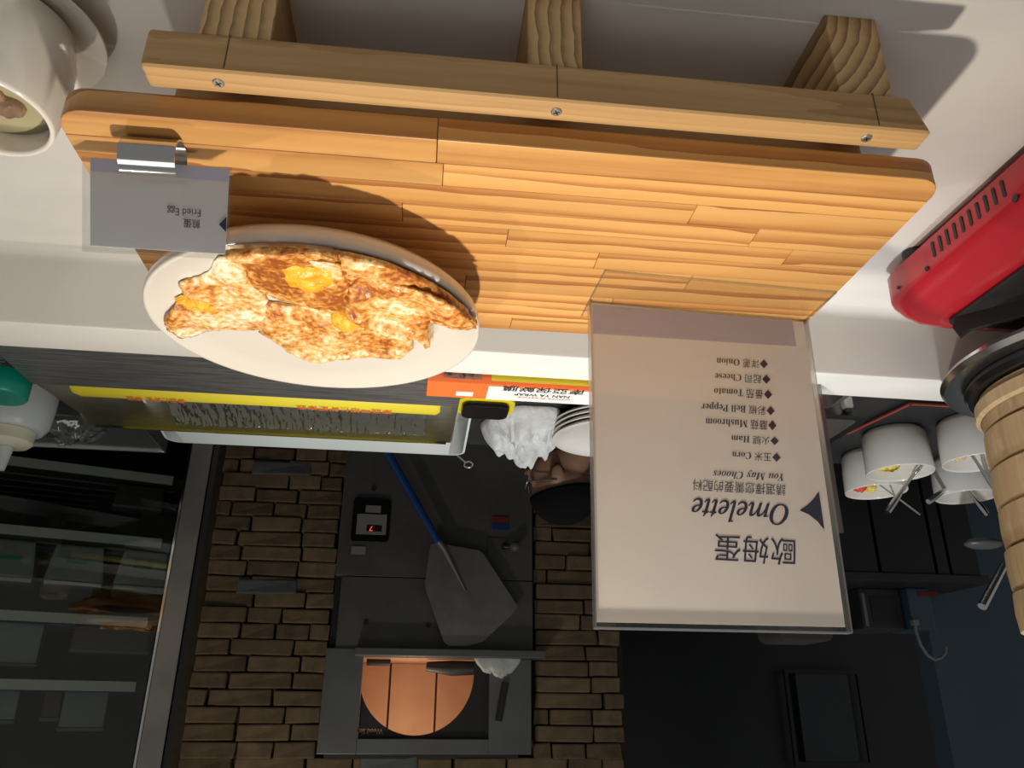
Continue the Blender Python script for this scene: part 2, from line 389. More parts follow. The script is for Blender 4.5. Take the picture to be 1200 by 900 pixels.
# ================================================================ COUNTERS
UY0, UY1, UZ = .842, .907, .093
ct = thing('serving_counter', (-.1, .3, -.9), 'white marble serving counter with a low raised ledge along its far side', 'counter')
MB().box(-1.3, 1.2, .325, UY0 + .03, -.04, 0).build('countertop', 'marble', ct, bevel=.004)
# ledge with a coved foot
prof = [(UY1, -.04), (UY1, UZ)] + [(UY0 + .004 - .004 * math.sin(a), UZ - .004 + .004 * math.cos(a)) for a in (0, .8, 1.57)] + [(UY0 - .012 + .012 * math.cos(a), .012 - .012 * math.sin(a)) for a in (0, .4, .8, 1.2, 1.57)] + [(UY0 - .012, -.002), (UY0 + .01, -.04)]
m_ = MB(); m_.prism([(-1.3, y, z) for y, z in prof], (2.5, 0, 0)); m_.build('ledge', 'marble', ct, smooth=True)
MB().box(-1.3, 1.2, .36, .88, -.9, -.04).build('counter_front', 'dark_wall', ct)
kc = thing('work_counter', (-.2, 1.2, -.9), 'black kitchen work counter behind the white ledge', 'counter')
MB().box(-1.7, 1.0, UY1 + .004, 1.62, ZK - .03, ZK).build('worktop', 'black', kc, bevel=.003)
MB().box(-1.7, 1.0, UY1 + .06, 1.56, -.9, ZK - .03).build('cabinet_body', 'black', kc)

# ================================================================ WOODEN RACK AND BOARD
rk = thing('wooden_rack', (-.079, .404, 0), 'low wooden rack of planks screwed on three beams, under the board', 'rack', rz=.02)
def lb(name, mat, par, *a, bevel=.0025):
    return MB().box(*a).build(name, mat, par, bevel=bevel, world=False)
for x0, x1 in ((-.249, -.208), (-.021, .018), (.19, .238)):
    lb('beam', 'beam_wood', rk, x0, x1, .004, .285, 0, .0775, bevel=.002)
pl = []
fp = MB().hexa([(-.258, 0, .078), (.268, 0, .078), (.268, .021, .078), (-.258, .021, .078), (-.270, 0, .110), (.268, 0, .110), (.268, .021, .110), (-.270, .021, .110)]).build('plank', 'rack_wood', rk, bevel=.004, seg=3, world=False)
for (a, b) in ((.046, .066), (.15, .17), (.25, .27)): lb('plank', 'rack_wood', rk, -.245, .262, a, b, .078, .1095)
for (px, py) in ((256, 97), (651, 135), (1011, 167)):
    q = wmat(rk).inverted() @ PZ(px, py, .110)
    s_ = MB().lathe([(.0001, .0012), (.0032, .0012), (.0038, .0006), (.0038, -.002)], (q.x, .0105, .110), 20).build('screw', 'screw_zinc', fp, smooth=True, world=False)
    mc = MB(); c_ = .0011
    for a in (.5, .5 + PI / 2):
        r_ = Matrix.Translation((q.x, .0105, .1112)) @ Matrix.Rotation(a, 4, 'Z'); mc.box(-.0023, .0023, -.00045, .00045, -.0001, .00025, r_)
    mc.build('cross_slot', 'black', fp, world=False)
for px in (256, 653, 1014):
    q = wmat(rk).inverted() @ PY(px, 95, .404)
    lb('pencil_line', 'pencil', fp, q.x - .0004, q.x + .0004, -.0003, .001, .0785, .1075, bevel=0)
bd = thing('wooden_board', (-.065, .569, .110), 'large orange-brown laminated wooden serving board lying on the rack', 'board', rz=.018)
BX0, BX1, BY0, BY1, BT = -.311, .311, -.139, .139, .0193
rows = 11; rh = (BY1 - BY0) / rows
rb = random.Random(5)
joints = {0: [.06], 1: [.055], 2: [-.14], 3: [.085, -.2], 4: [.0, -.24], 5: [-.08], 6: [.16, -.17], 7: [.03], 8: [-.11, .2], 9: [.1], 10: [-.02]}
for r in range(rows):
    y0 = BY0 + r * rh; xs = [BX0] + sorted(joints[r]) + [BX1]
    for k in range(len(xs) - 1):
        a, b = xs[k] + (.0002 if k else 0), xs[k + 1] - (.0002 if k < len(xs) - 2 else 0); c0, c1 = y0 + .00018, y0 + rh - .00018
        poly = [(a, c0), (b, c0), (b, c1), (a, c1)]
        rad = .02
        if r == 0 and k == len(xs) - 2: poly = [(a, c0)] + [(b - rad + rad * math.sin(t), c0 + rad - rad * math.cos(t)) for t in [i * PI / 12 for i in range(7)]] + [(b, c1), (a, c1)]
        if r == 0 and k == 0: poly = [(a + rad - rad * math.sin(t), c0 + rad - rad * math.cos(t)) for t in [(6 - i) * PI / 12 for i in range(7)]] + ([(b, c0)] if len(poly) else []) + [(b, c1), (a, c1)]
        m_ = MB().prism([(x, y, 0) for x, y in poly], (0, 0, BT))
        m_.build('stave', 'board_wood', bd, bevel=.00035 if r else .0012, seg=1 if r else 2, world=False)

# ================================================================ PLATE AND FRIED EGGS
pc = (.0909, .630, .1293)
PS = .1406 / .15
pt = thing('serving_plate', pc, 'large round cream plate of fried eggs raised over the wooden board', 'plate')
MB().lathe([(r * PS, z) for r, z in [(.0001, .0430), (.118, .0430), (.136, .0455), (.1462, .0503), (.1485, .0508), (.1500, .0495), (.1502, .0455), (.1490, .0385), (.142, .0310), (.115, .0235), (.09, .0200), (.0001, .0200)]], pc, 96, Matrix.Diagonal((1.005, .975, 1, 1))).build('dish', 'ceramic_warm', pt, smooth='all')
MB().lathe([(.0001, .0198), (.058, .0198), (.052, .012), (.056, .003), (.06, 0), (.0001, 0)], pc, 64).build('foot', 'ceramic_warm', pt, smooth='all')
def zpx(zx, zy): return (150 + zx * .3583, 260 + zy * .3583)
def egg(outline, mat, label, z0, h, yolks, seed, folds=(), flaps=()):
    z0 += .0352
    def world_pts(ol, z): return [PZ(*zpx(*p), z) for p in ol]
    c = sum(world_pts(outline, z0 + h * .5), Vector()) / len(outline); c.z = z0
    t = thing('fried_egg', c, label, 'fried egg', 'fried eggs on the plate')
    def H(x, y, s):
        v = noise.noise(Vector((x * 28, y * 28, seed))) * .0055 + noise.noise(Vector((x * 75, y * 75, seed + 4))) * .0024 + noise.noise(Vector((x * 190, y * 190, seed + 9))) * .0010
        for (fx, fy, ang, hh, wd) in folds:
            d = (x - fx) * math.sin(ang) - (y - fy) * math.cos(ang); v += hh * math.exp(-(d / wd) ** 2)
        dr = math.hypot(x - pc[0], y - pc[1]); bowl = max(0, dr - .112) * .35
        return v * min(1, (1 - s) * 6 + .25) + bowl
    def surf(ol, zb, hb, name, mt, floor, sd):
        """closed ragged sheet with rounded edge; outline smoothed by Catmull-Rom"""
        pts = world_pts(ol, zb + hb * .5); n = len(pts); P = []; cc = sum(pts, Vector()) / n
        for i in range(n):
            p0, p1, p2, p3 = pts[i - 1], pts[i], pts[(i + 1) % n], pts[(i + 2) % n]
            for k in range(9):
                u = k / 9; q = .5 * (2 * p1 + (p2 - p0) * u + (2 * p0 - 5 * p1 + 4 * p2 - p3) * u * u + (3 * p1 - p0 - 3 * p2 + p3) * u ** 3)
                d = (q - cc); d.z = 0; q = q + d.normalized() * (.0032 * noise.noise(Vector((q.x * 160, q.y * 160, sd))) + .0012 * noise.noise(Vector((q.x * 520, q.y * 520, sd)))); P.append(q)
        m = len(P); RG = 26; vs = []; fs = []
        for j in range(RG + 1):
            s = j / RG
            for i in range(m):
                q = cc + (P[i] - cc) * max(s, .001); vs.append((q.x, q.y, zb + hb * (1 - s ** 6) * (1 - .2 * s) + H(q.x, q.y, s)))
        for i in range(m):
            q = cc + (P[i] - cc) * .985; dr = math.hypot(q.x - pc[0], q.y - pc[1]); vs.append((q.x, q.y, max(zb - floor, .1727) + max(0, dr - .112) * .35))
        for j in range(RG + 1):
            for i in range(m):
                i2 = (i + 1) % m; fs.append((j * m + i, j * m + i2, (j + 1) * m + i2, (j + 1) * m + i))
        MB().add(vs, fs).build(name, mt, t, smooth='all')
    surf(outline, z0, h, 'egg_white', mat, .005, seed)
    for k, (ol, mt, dz, hb) in enumerate(flaps): surf(ol, z0 + dz, hb, 'folded_flap', mt, .002, seed + 3 + k)
    for (yx, yy, rx, ry, hh) in yolks:
        q = PZ(*zpx(yx, yy), z0 + h); a = noise.noise(Vector((yx, yy, 1)))
        my = MB(); vs = []; fs = []; sg = 28
        for j in range(7):
            s = j / 6
            for i in range(sg):
                an = 2 * PI * i / sg; rr = 1 + .30 * noise.noise(Vector((math.cos(an) * 1.9, math.sin(an) * 1.9, seed + yx * .37))) + .08 * math.sin(3 * an + seed)
                x = q.x + rx * rr * s * math.cos(an); y = q.y + ry * rr * s * math.sin(an)
                z = z0 + h * .75 + H(x, y, .3) + hh * math.cos(s * PI / 2) + .0024 * noise.noise(Vector((x * 150, y * 150, 3))) - (.004 if j == 6 else 0)
                vs.append((x, y, z))
        for j in range(6):
            for i in range(sg): i2 = (i + 1) % sg; fs.append((j * sg + i, (j + 1) * sg + i, (j + 1) * sg + i2, j * sg + i2))
        my.add(vs, fs).build('yolk', 'yolk', t, smooth='all')
    return t
egg([(295, 120), (255, 178), (165, 205), (175, 250), (122, 310), (140, 350), (205, 378), (300, 365), (420, 362), (470, 300), (420, 215), (370, 140)], 'egg_pale',
    'pale fried egg with small off-centre yolk at the pointed end of the pile', .1385, .006, [(235, 280, .017, .014, .003)], 1)
egg([(420, 280), (425, 365), (500, 415), (560, 435), (612, 455), (700, 432), (760, 440), (830, 452), (905, 450), (930, 400), (850, 340), (700, 300), (560, 290)], 'egg_mid',
    'folded fried egg lying along the middle of the far plate side', .1395, .008, [(715, 330, .014, .018, .004)], 2.5, [(.09, .675, .12, .007, .006), (.09, .695, .12, -.004, .005)],
    [([(500, 412), (560, 385), (650, 362), (750, 340), (768, 362), (750, 395), (700, 425), (610, 450), (550, 432)], 'egg_pale', .006, .005)])
egg([(330, 78), (345, 120), (392, 190), (420, 240), (520, 275), (640, 300), (720, 292), (735, 200), (700, 110), (650, 80), (560, 72), (440, 72)], 'egg_brown',
    'dark browned fried egg with a whole round orange yolk on top', .1475, .006, [(590, 188, .021, .024, .0045)], 4.2, (),
    [([(520, 150), (545, 118), (620, 105), (690, 108), (700, 160), (690, 215), (640, 240), (560, 238), (515, 205)], 'egg_pale', .0035, .002)])
egg([(672, 100), (668, 200), (690, 270), (735, 330), (800, 372), (900, 375), (985, 410), (975, 432), (1000, 380), (985, 330), (1010, 298), (1060, 300), (1140, 328), (1100, 270), (1000, 200), (900, 150), (800, 112)], 'egg_mid',
    'golden fried egg folded over itself against the plate rim', .1440, .009, [], 6.1, [(.02, .60, -.45, .009, .007), (.02, .635, -.35, -.004, .006), (.02, .665, -.3, .005, .007)],
    [([(718, 290), (716, 245), (745, 205), (800, 190), (900, 203), (1010, 225), (1080, 262), (1138, 322), (1060, 302), (1000, 302), (985, 350), (900, 368), (790, 345)], 'egg_mid', .007, .006)])

# ================================================================ CARD WITH CLIP
c0 = PZ(150, 160, .1293); c1 = PZ(218, 165, .1293)
ax = Vector((c1.x - c0.x, c1.y - c0.y, 0)).normalized(); nn = Vector((ax.y, -ax.x, 0))
if nn.y > 0: nn = -nn     # towards the viewer
cl = thing('card_clip', PZ(184, 167, .1293), 'short curled stainless clip holding the Fried Egg card', 'clip')
L_ = (c1 - c0).length * .96; base = PZ(184, 167, .1293); prof = []
rr_ = .0140; up = Vector((0, 0, 1)); th = .0012
arc = [math.radians(a) for a in range(-190, 91, 14)]
outer = [(rr_ * math.cos(a), rr_ + rr_ * math.sin(a)) for a in arc]; inner = [((rr_ - th) * math.cos(a), rr_ + (rr_ - th) * math.sin(a)) for a in arc]
poly = outer + inner[::-1]
st = base - ax * L_ / 2
m_ = MB(); k_ = len(arc)
vs = []
for e_ in (0, 1):
    for (u, v) in poly: vs.append(st + ax * (L_ * e_) + nn * u + up * v)
n_ = len(poly); fs = [(i, (i + 1) % n_, n_ + (i + 1) % n_, n_ + i) for i in range(n_)]
for i in range(k_ - 1): fs.append((i, i + 1, n_ - 2 - i, n_ - 1 - i)); fs.append((n_ + i, n_ + n_ - 1 - i, n_ + n_ - 2 - i, n_ + i + 1))
m_.add(vs, fs).build('curled_strip', 'steel_polished', cl, smooth=True)
cp = base - nn * .004 + up * .012; lean = math.radians(14); cn = (nn * math.cos(lean) + up * math.sin(lean))
CQ = lambda x, y, off=0: PP(x, y, cp + cn * off, cn)
card = thing('name_card', CQ(187, 192), 'small laminated grey card reading Fried Egg, held in the curled clip', 'card')
def quad(px, off, thick, name, mat, par, f=None, n=None):
    f = f or CQ; n = n or cn
    m = MB().prism([f(x, y, off) for x, y in px], n * thick); return m.build(name, mat, par)
quad([(97, 184), (272, 197), (267, 304), (97, 295)], -.0006, .0012, 'laminate', 'film', card)
quad([(106, 185), (269, 198), (264, 298), (106, 288)], -.0002, .0004, 'paper', 'card_paper', card)
quad([(106, 185), (269, 198), (268.6, 213), (106, 200)], .00061, .00003, 'printed_band', 'lilac_grey', card)
quad([(265.5, 254), (256.5, 263), (265, 272)], .00061, .00003, 'triangle_mark', 'navy', card)
def tx(body, mat, par, xr, xl, yb, yt, f, off=.001, sl=.07, name='lettering', weight=0):
    p0 = f(xr, yb, off); px_ = f(xl, yb - (xr - xl) * sl, off); py_ = f(xr, yt, off)
    ux = (px_ - p0); uy = (py_ - p0); return text_part(body, mat, par, p0, ux.normalized(), uy.normalized(), ux.length, uy.length, name, weight)
tx('\u714e\u86cb', 'ink', card, 234.5, 215, 257.5, 268, CQ, off=.00066, weight=.006)
tx('Fried Egg', 'ink', card, 235, 196, 243, 254, CQ, off=.00066, sl=.06)

# ================================================================ MENU STAND
mBL = PZ(944, 374, .1293); mBR = PZ(690, 352, .1293)
mu = (mBR - mBL); mu.z = 0; mu.normalize(); mn = Vector((mu.y, -mu.x, 0)).normalized()
if mn.y > 0: mn = -mn
tilt = math.radians(-1.0); mn3 = (mn * math.cos(tilt) + up * math.sin(tilt))
MQ = lambda x, y, off=0: PP(x, y, mBL + mn3 * off, mn3)
ms = thing('menu_stand', (mBL + mBR) / 2, 'clear acrylic upright menu stand with flat foot at the board edge', 'menu stand')
def slab(p, n, t, name, mat='acrylic', par=ms): return MB().prism(p, n * t).build(name, mat, par)
TL, TR = MQ(996, 742), MQ(697, 736); BL, BR = MQ(944, 374), MQ(690, 350)
slab([q + mn3 * .0022 for q in (BL, BR, TR, TL)], mn3, .0015, 'front_pane')
slab([q - mn3 * .0022 for q in (BL, BR, TR, TL)], -mn3, .0015, 'rear_pane')
for (a, b) in ((BL, TL), (BR, TR), (TL, TR)):
    d = (b - a).normalized(); s_ = d.cross(mn3).normalized()
    MB().prism([a - mn3 * .0037 - s_ * .0006, a + mn3 * .0037 - s_ * .0006, a + mn3 * .0037 + s_ * .0006, a - mn3 * .0037 + s_ * .0006], b - a).build('pane_edge', 'acrylic_edge', ms)
fo = mn * .056
foot = [BL + fo, BR + fo, BR - mn * .030, BL - mn * .030]
foot = [Vector((q.x, q.y, .1296)) for q in foot]
slab(foot, up, .002, 'foot')
for a, b in ((0, 1), (1, 2), (3, 0)):
    A, B = foot[a], foot[b]; d = (B - A).normalized(); s_ = d.cross(up)
    MB().prism([A - s_ * .0004, A + s_ * .0004, A + s_ * .0004 + up * .002, A - s_ * .0004 + up * .002], B - A).build('foot_edge', 'acrylic_edge', ms)
sheet = thing('menu_sheet', (BL + BR) / 2 + up * .002, 'beige paper Omelette menu sheet slotted in the acrylic stand', 'menu')
MB().prism([MQ(x, y, -.0004) for x, y in ((941, 378), (692, 355), (699, 729), (990, 735))], mn3 * .0008).build('paper', 'menu_paper', sheet)
def mq(px, name, mat): return MB().prism([MQ(x, y, .0006) for x, y in px], mn3 * .0001).build(name, mat, sheet)
mq([(928, 375.5), (695, 358), (695, 391), (933, 406)], 'printed_band', 'lilac')
tri = [(959.5, 576), (953, 585), (946, 592), (937, 598), (948, 603), (958, 611), (966, 621)]
mq(tri, 'triangle_mark', 'navy')
T = lambda *a, **k: tx(*a, MQ, .0007, **k)
T('\u6b50\u59c6\u86cb', 'navy', sheet, 932, 838, 631, 663, sl=.06)
T(MATHI('Omelette'), 'navy', sheet, 924, 811, 591, 617, sl=.075, weight=.012)
T('\u8acb\u9078\u64c7\u60a8\u9700\u8981\u7684\u914d\u6599', 'ink', sheet, 920.5, 812, 568, 581, sl=.06)
T(MATHBI('You May Chooes'), 'ink', sheet, 918, 836, 553, 564, sl=.05)
for cj, en, xr, xl, yb, yt in (('\u7389\u7c73', 'Corn', 915, 858, 531, 541.5), ('\u706b\u817f', 'Ham', 912.7, 857, 512, 522), ('\u8611\u83c7', 'Mushroom', 910, 827, 493, 504.5),
                               ('\u5f69\u6912', 'Bell Pepper', 908, 822, 475, 487), ('\u756a\u8304', 'Tomato', 905, 837, 457, 468), ('\u8d77\u53f8', 'Cheese', 903, 838, 439.5, 450), ('\u6d0b\u8525', 'Onion', 900, 840, 421.5, 432)):
    T('\u25c6' + cj + ' ' + MATHB(en), 'ink', sheet, xr, xl, yb, yt, sl=.05)
# second clear sign standing on the ledge behind: only a corner shows
Yb = .875
q0 = PY(989, 624, Yb); q2 = PY(968, 540, Yb)
m_ = MB().prism([(q0.x, Yb, UZ + .0005), (q0.x + .12, Yb, UZ + .0005), (q0.x + .12, Yb, q0.z), (q0.x, Yb, q0.z)], (0, .004, 0))
tag(m_.build('sign_panel', 'sign_back'), 'pale translucent panel on the ledge, only its corner showing past the Omelette menu', 'sign')

# ================================================================ SOUP BOWL
bc = Vector((.3195, .487, 0))
sau = MB().lathe([(.0001, .006), (.036, .006), (.048, .009), (.064, .019), (.0652, .0195), (.0655, .018), (.050, .005), (.040, 0), (.0001, 0)], (0, 0, 0), 72).build('saucer', 'ceramic', smooth='all')
sau.location = bc; tag(sau, 'white saucer under the tall cup beside the board', 'saucer')
bw = thing('soup_cup', bc + Vector((0, 0, .0063)), 'tall white cup of pale soup standing on its saucer', 'cup')
MB().lathe([(.0001, .004), (.030, .005), (.040, .014), (.0445, .035), (.0450, .060), (.0425, .082), (.0412, .0905), (.0425, .0935), (.0447, .0932), (.0455, .0905), (.0472, .080), (.0488, .058), (.0478, .032), (.043, .010), (.034, .0005), (.030, 0), (.0001, 0)], bc + Vector((0, 0, .0063)), 80).build('cup_body', 'ceramic', bw, smooth='all')
so = MB().lathe([(.0001, .0735), (.03, .0734), (.0425, .0732), (.0425, .068), (.0001, .068)], (0, 0, 0), 48).build('soup_broth', 'soup', smooth='all'); so.location = bc + Vector((0, 0, .0063)); tag(so, 'pale greenish soup filling the tall white cup', 'soup')
mt = PZ(8, 126, .082)
m_ = MB()
for dx, dy, r_ in ((0, 0, .013), (.015, -.004, .012), (.008, -.012, .011)): m_.ell((mt.x + dx, mt.y + dy, .080), r_, r_ * .8, .008, 18, 10)
o = m_.build('meat_chunk', 'meat', weld=False); rm = o.modifiers.new('r', 'REMESH'); rm.mode = 'VOXEL'; rm.voxel_size = .0012; baked(o)
for v in o.data.vertices: v.co += Vector((0, 0, 1)) * .002 * noise.noise(v.co * 190)
for p in o.data.polygons: p.use_smooth = True
tag(o, 'brown meat chunk floating in the tall soup cup', 'meat')

# ================================================================ GAS STOVE, POT, STEAMERS
SX = -.535; SY0, SY1 = .20, .750; SH = .072
gs = thing('gas_stove', (SX - .18, .5, 0), 'red portable gas stove with slotted side beside the board', 'stove')
def stove_prof(y, ins=0):
    pts = [(SX, .014), (SX + .002, .040), (SX - .004, .056), (SX - .016, .070), (SX - .032, SH - .004), (SX - .05, SH)]
    return pts
# body: side skin (with slots cut) and rounded far end, lofted
m_ = MB(); sec = []
sy = [SY0, .3, .45, .6, .70, .728, .740, .747, SY1]
ins = [0, 0, 0, 0, 0, .001, .004, .009, .016]
P0 = [(0, .014), (.001, .044), (-.002, .050), (-.014, .062), (-.030, SH - .003), (-.06, SH)]
for y, i_ in zip(sy, ins):
    row = [(SX + dx - i_, y, z - (i_ * .25 if z > .05 else 0)) for dx, z in P0]
    row = row + [(2 * (SX - .18) - x, y_, z) for x, y_, z in row[::-1]]; sec.append(row)
n_ = len(sec[0]); vs = [v for r in sec for v in r]; fs = []
for j in range(len(sec) - 1):
    for i in range(n_):
        i2 = (i + 1) % n_
        fs.append((j * n_ + i, j * n_ + i2, (j + 1) * n_ + i2, (j + 1) * n_ + i))
fs.append(tuple(range(n_))[::-1]); fs.append(tuple((len(sec) - 1) * n_ + i for i in range(n_)))
m_.add(vs, fs).build('stove_body', 'red_enamel', gs, smooth=True)
sl0, sl1 = (PP(px, py, (SX + .001, 0, 0), (1, 0, 0)).y for px, py in ((1097, 306), (1181, 241)))
for k in range(10):
    yk = sl0 + (sl1 - sl0) * k / 9
    z0_, z1_ = .0225, .0375
    MB().prism([(SX + .0004, yk + .0020 * math.cos(a), (z1_ if math.sin(a) >= 0 else z0_) + .0020 * math.sin(a)) for a in [i * PI / 6 for i in range(12)]], (.0012, 0, 0)).build('vent_slot', 'black', gs)
for yk, z_, r_ in [(PP(px, py, (SX + .001, 0, 0), (1, 0, 0)).y, PP(px, py, (SX + .001, 0, 0), (1, 0, 0)).z, r) for px, py, r in ((1087, 315, .0028), (1053, 337, .0020), (1191, 233, .0036))]:
    MB().prism([(SX + .0012, yk + r_ * math.cos(a), z_ + r_ * math.sin(a)) for a in [i * PI / 6 for i in range(12)]], (.0014, 0, 0)).build('screw_hole', 'black_gloss', gs)
for x_, y_ in ((SX - .014, .70), (SX - .34, .70), (SX - .014, .26), (SX - .34, .26)):
    MB().lathe([(.0001, 0), (.012, 0), (.0125, .003), (.011, .0145), (.0001, .0145)], (x_, y_, 0), 20).build('rubber_foot', 'black', gs, smooth=True)
MB().prism([(x, y_, SH + .0005) for x, y_ in rrect(SX - .30, SX - .055, .36, .728, .012)], (0, 0, .004)).build('burner_plate', 'black', gs, bevel=.001)
scx, scy = SX - .165, .60
for k in range(4):
    a = PI / 4 + k * PI / 2; d = Vector((math.cos(a), math.sin(a), 0)); c_ = Vector((scx, scy, SH + .004)); e_ = Vector((-d.y, d.x, 0)) * .003
    poly = [c_ + d * .035, c_ + d * .155, c_ + d * .160 + up * .012, c_ + d * .155 + up * .026, c_ + d * .145 + up * .020, c_ + d * .035 + up * .017]
    MB().prism([p - e_ for p in poly], e_ * 2).build('trivet_arm', 'black', gs, bevel=.001)
MB().lathe([(.0001, .001), (.03, .001), (.034, .004), (.03, .011), (.0001, .012)], (scx, scy, SH + .0045), 32).build('burner_head', 'black', gs, smooth=True)
# pot on the trivet
e1 = PY(1165, 560, .72); SR = .135; stc = Vector((e1.x - SR * .985 - .045, .72, 0))
TZ = SH + .0225
pot = thing('steamer_pot', (stc.x, stc.y, TZ), 'dark pot with a wide flared stainless rim under the bamboo steamers', 'pot')
MB().lathe([(.0001, 0), (.10, 0), (.118, .006), (.128, .022), (.124, .022), (.113, .009), (.0001, .004)], (stc.x, stc.y, TZ), 64).build('pot_body', 'steel_dark', pot, smooth=True)
MB().lathe([(.126, .0225), (.158, .0170), (.169, .0190), (.1725, .0245), (.169, .031), (.150, .0305), (.120, .029), (.120, .024), (.126, .0225)], (stc.x, stc.y, TZ), 80).build('pot_rim', 'steel_rim', pot, smooth=True)
MB().lathe([(.119, .0295), (.146, .031), (.149, .038), (.146, .044), (.119, .044), (.119, .0295)], (stc.x, stc.y, TZ), 80).build('black_ring', 'black_gloss', pot, smooth=True)
zt = TZ + .0445; ztop = PY(1194, 735, .72).z
TH = (ztop - zt) / 6
ords = ('lowest', 'second from the bottom', 'third from the bottom', 'fourth from the bottom', 'fifth from the bottom', 'topmost')
for k in range(6):
    z = zt + k * TH; j = random.uniform(-.0012, .0012) + .0028 * k
    t_ = thing('bamboo_steamer', (stc.x + j, stc.y, z), 'round bamboo steamer tier, %s of the stack over the pot' % ords[k], 'steamer', 'stacked bamboo steamer tiers')
    cc = (stc.x + j, stc.y, z)
    MB().lathe([(SR - .012, .0002), (SR - .003, .0002), (SR - .0025, TH - .0005), (SR - .012, TH - .0005), (SR - .012, .0002)], cc, 72).build('inner_band', 'bamboo', t_, smooth=True)
    MB().lathe([(SR - .0024, .0012), (SR + .0006, .0016), (SR + .0022, TH * .5), (SR + .0012, TH - .0036), (SR - .0024, TH - .0028), (SR - .0024, .0012)], cc, 72).build('outer_hoop', 'bamboo', t_, smooth=True)
    if k == 0: MB().lathe([(SR + .0005, .012), (SR + .0065, .0105), (SR + .0075, TH * .55), (SR + .003, TH * .62), (SR + .0005, .012)], cc, 72).build('lower_hoop', 'bamboo', t_, smooth=True)
    m_ = MB()
    for i in range(7): x_ = -SR * .75 + SR * .25 * i; h_ = math.sqrt((SR - .012) ** 2 - x_ ** 2); m_.box(cc[0] + x_ - .008, cc[0] + x_ + .008, cc[1] - h_, cc[1] + h_, z + .002, z + .005)
    m_.build('slat_base', 'bamboo', t_)

# ================================================================ BEHIND THE LEDGE: film dispenser
ex = lambda *a: Vector(a)
DX0, DX1 = PZ(538, 473, .055).x, PZ(40, 452, .055).x
DY0, DYL, DY1 = .935, 1.125, 1.300
DZ0, DZ1 = -.022, .055
dp = thing('film_dispenser', ((DX0 + DX1) / 2, 1.12, DZ0), 'long stainless film dispenser trough, half open, behind the ledge', 'dispenser')
t_ = .002
MB().box(DX0, DX1, DY0, DY1, DZ0, DZ0 + t_).build('trough_floor', 'steel', dp)
MB().box(DX0, DX1, DY0, DY0 + t_, DZ0 + t_, DZ1 - .0022).build('near_wall', 'steel', dp)
MB().box(DX0, DX1, DY1 - t_, DY1, DZ0 + t_, DZ1).build('far_wall', 'steel', dp)
MB().box(DX0, DX0 + t_, DY0 + t_, DY1 - t_, DZ0 + t_, DZ1 - .0022).build('end_wall', 'steel', dp)
MB().prism([(DX1, DY0 + t_, DZ0 + t_), (DX1, DY1 - t_, DZ0 + t_), (DX1, DY1 - t_, DZ1 - .02), (DX1, DYL, DZ1 - .0022), (DX1, DY0 + t_, DZ1 - .0022)], (-t_, 0, 0)).build('end_wall', 'steel', dp)
MB().box(DX0, DX1, DY0, DYL, DZ1 - .002, DZ1).build('lid', 'steel_brushed', dp, bevel=.0006)
MB().box(DX0 + .01, DX1 - .03, DY1 - .006, DY1 - .002, DZ1 + .0002, DZ1 + .004).build('cutting_edge', 'steel_polished', dp)
RXa, RXb = PZ(515, 487, .05).x, PZ(84, 462, .05).x
rl = thing('film_roll', ((RXa + RXb) / 2, 1.165, DZ0 + .003), 'yellow wrapped roll of cling film lying in the stainless dispenser', 'film roll')
rc = Vector((0, 1.165, .0165)); rr_ = .0362
mx_ = Matrix.Rotation(PI / 2, 4, 'Y')
prof = [(.0001, 0), (rr_ - .01, 0), (rr_ - .003, .004), (rr_, .014), (rr_, RXb - RXa - .006), (rr_ - .004, RXb - RXa), (.0001, RXb - RXa)]
vs_ = MB(); vs_.lathe([(r, -z) for r, z in prof], Vector((RXb, rc.y, rc.z)), 40, mx_); vs_.build('roll_wrapper', 'yellow_paper', rl, smooth=True)
# red print on the roll
for (xa, xb) in ((230, 168), (460, 352)):
    a = math.radians(82)
    n = Vector((0, -math.cos(a), math.sin(a))); pA = Vector((PZ(xa, 478, .04).x, rc.y, rc.z)) + n * (rr_ + .0004); W = abs(PZ(xb, 478, .04).x - pA.x)
    text_part('\u5357\u4e9e\u4fdd\u9bae\u819c \u5357\u4e9e' if xa < 300 else '\u5357\u4e9e\u5851\u81a0\u4fdd\u9bae\u819c\u5357\u4e9e', 'red_print', rl, pA, Vector((1, 0, 0)), Vector((0, math.sin(a), math.cos(a))), W, .014, 'print', .02)
# film drawn over the far inner wall, wrinkled
m_ = MB(); vs = []; fs = []; nx, ny = 240, 14
for i in range(nx + 1):
    for j in range(ny + 1):
        x = RXa + .02 + (RXb - RXa - .14) * i / nx; v = j / ny
        y = 1.212 + .074 * v; z = .022 + .028 * v + .003 * noise.noise(Vector((x * 110, v * 4, 1))) + .0035 * noise.noise(Vector((x * 300, v * 9, 5)))
        vs.append((x, y, z))
for i in range(nx):
    for j in range(ny): fs.append((i * (ny + 1) + j, (i + 1) * (ny + 1) + j, (i + 1) * (ny + 1) + j + 1, i * (ny + 1) + j + 1))
m_.add(vs, fs); m_.build('loose_film', 'wrap_film', rl, smooth='all')
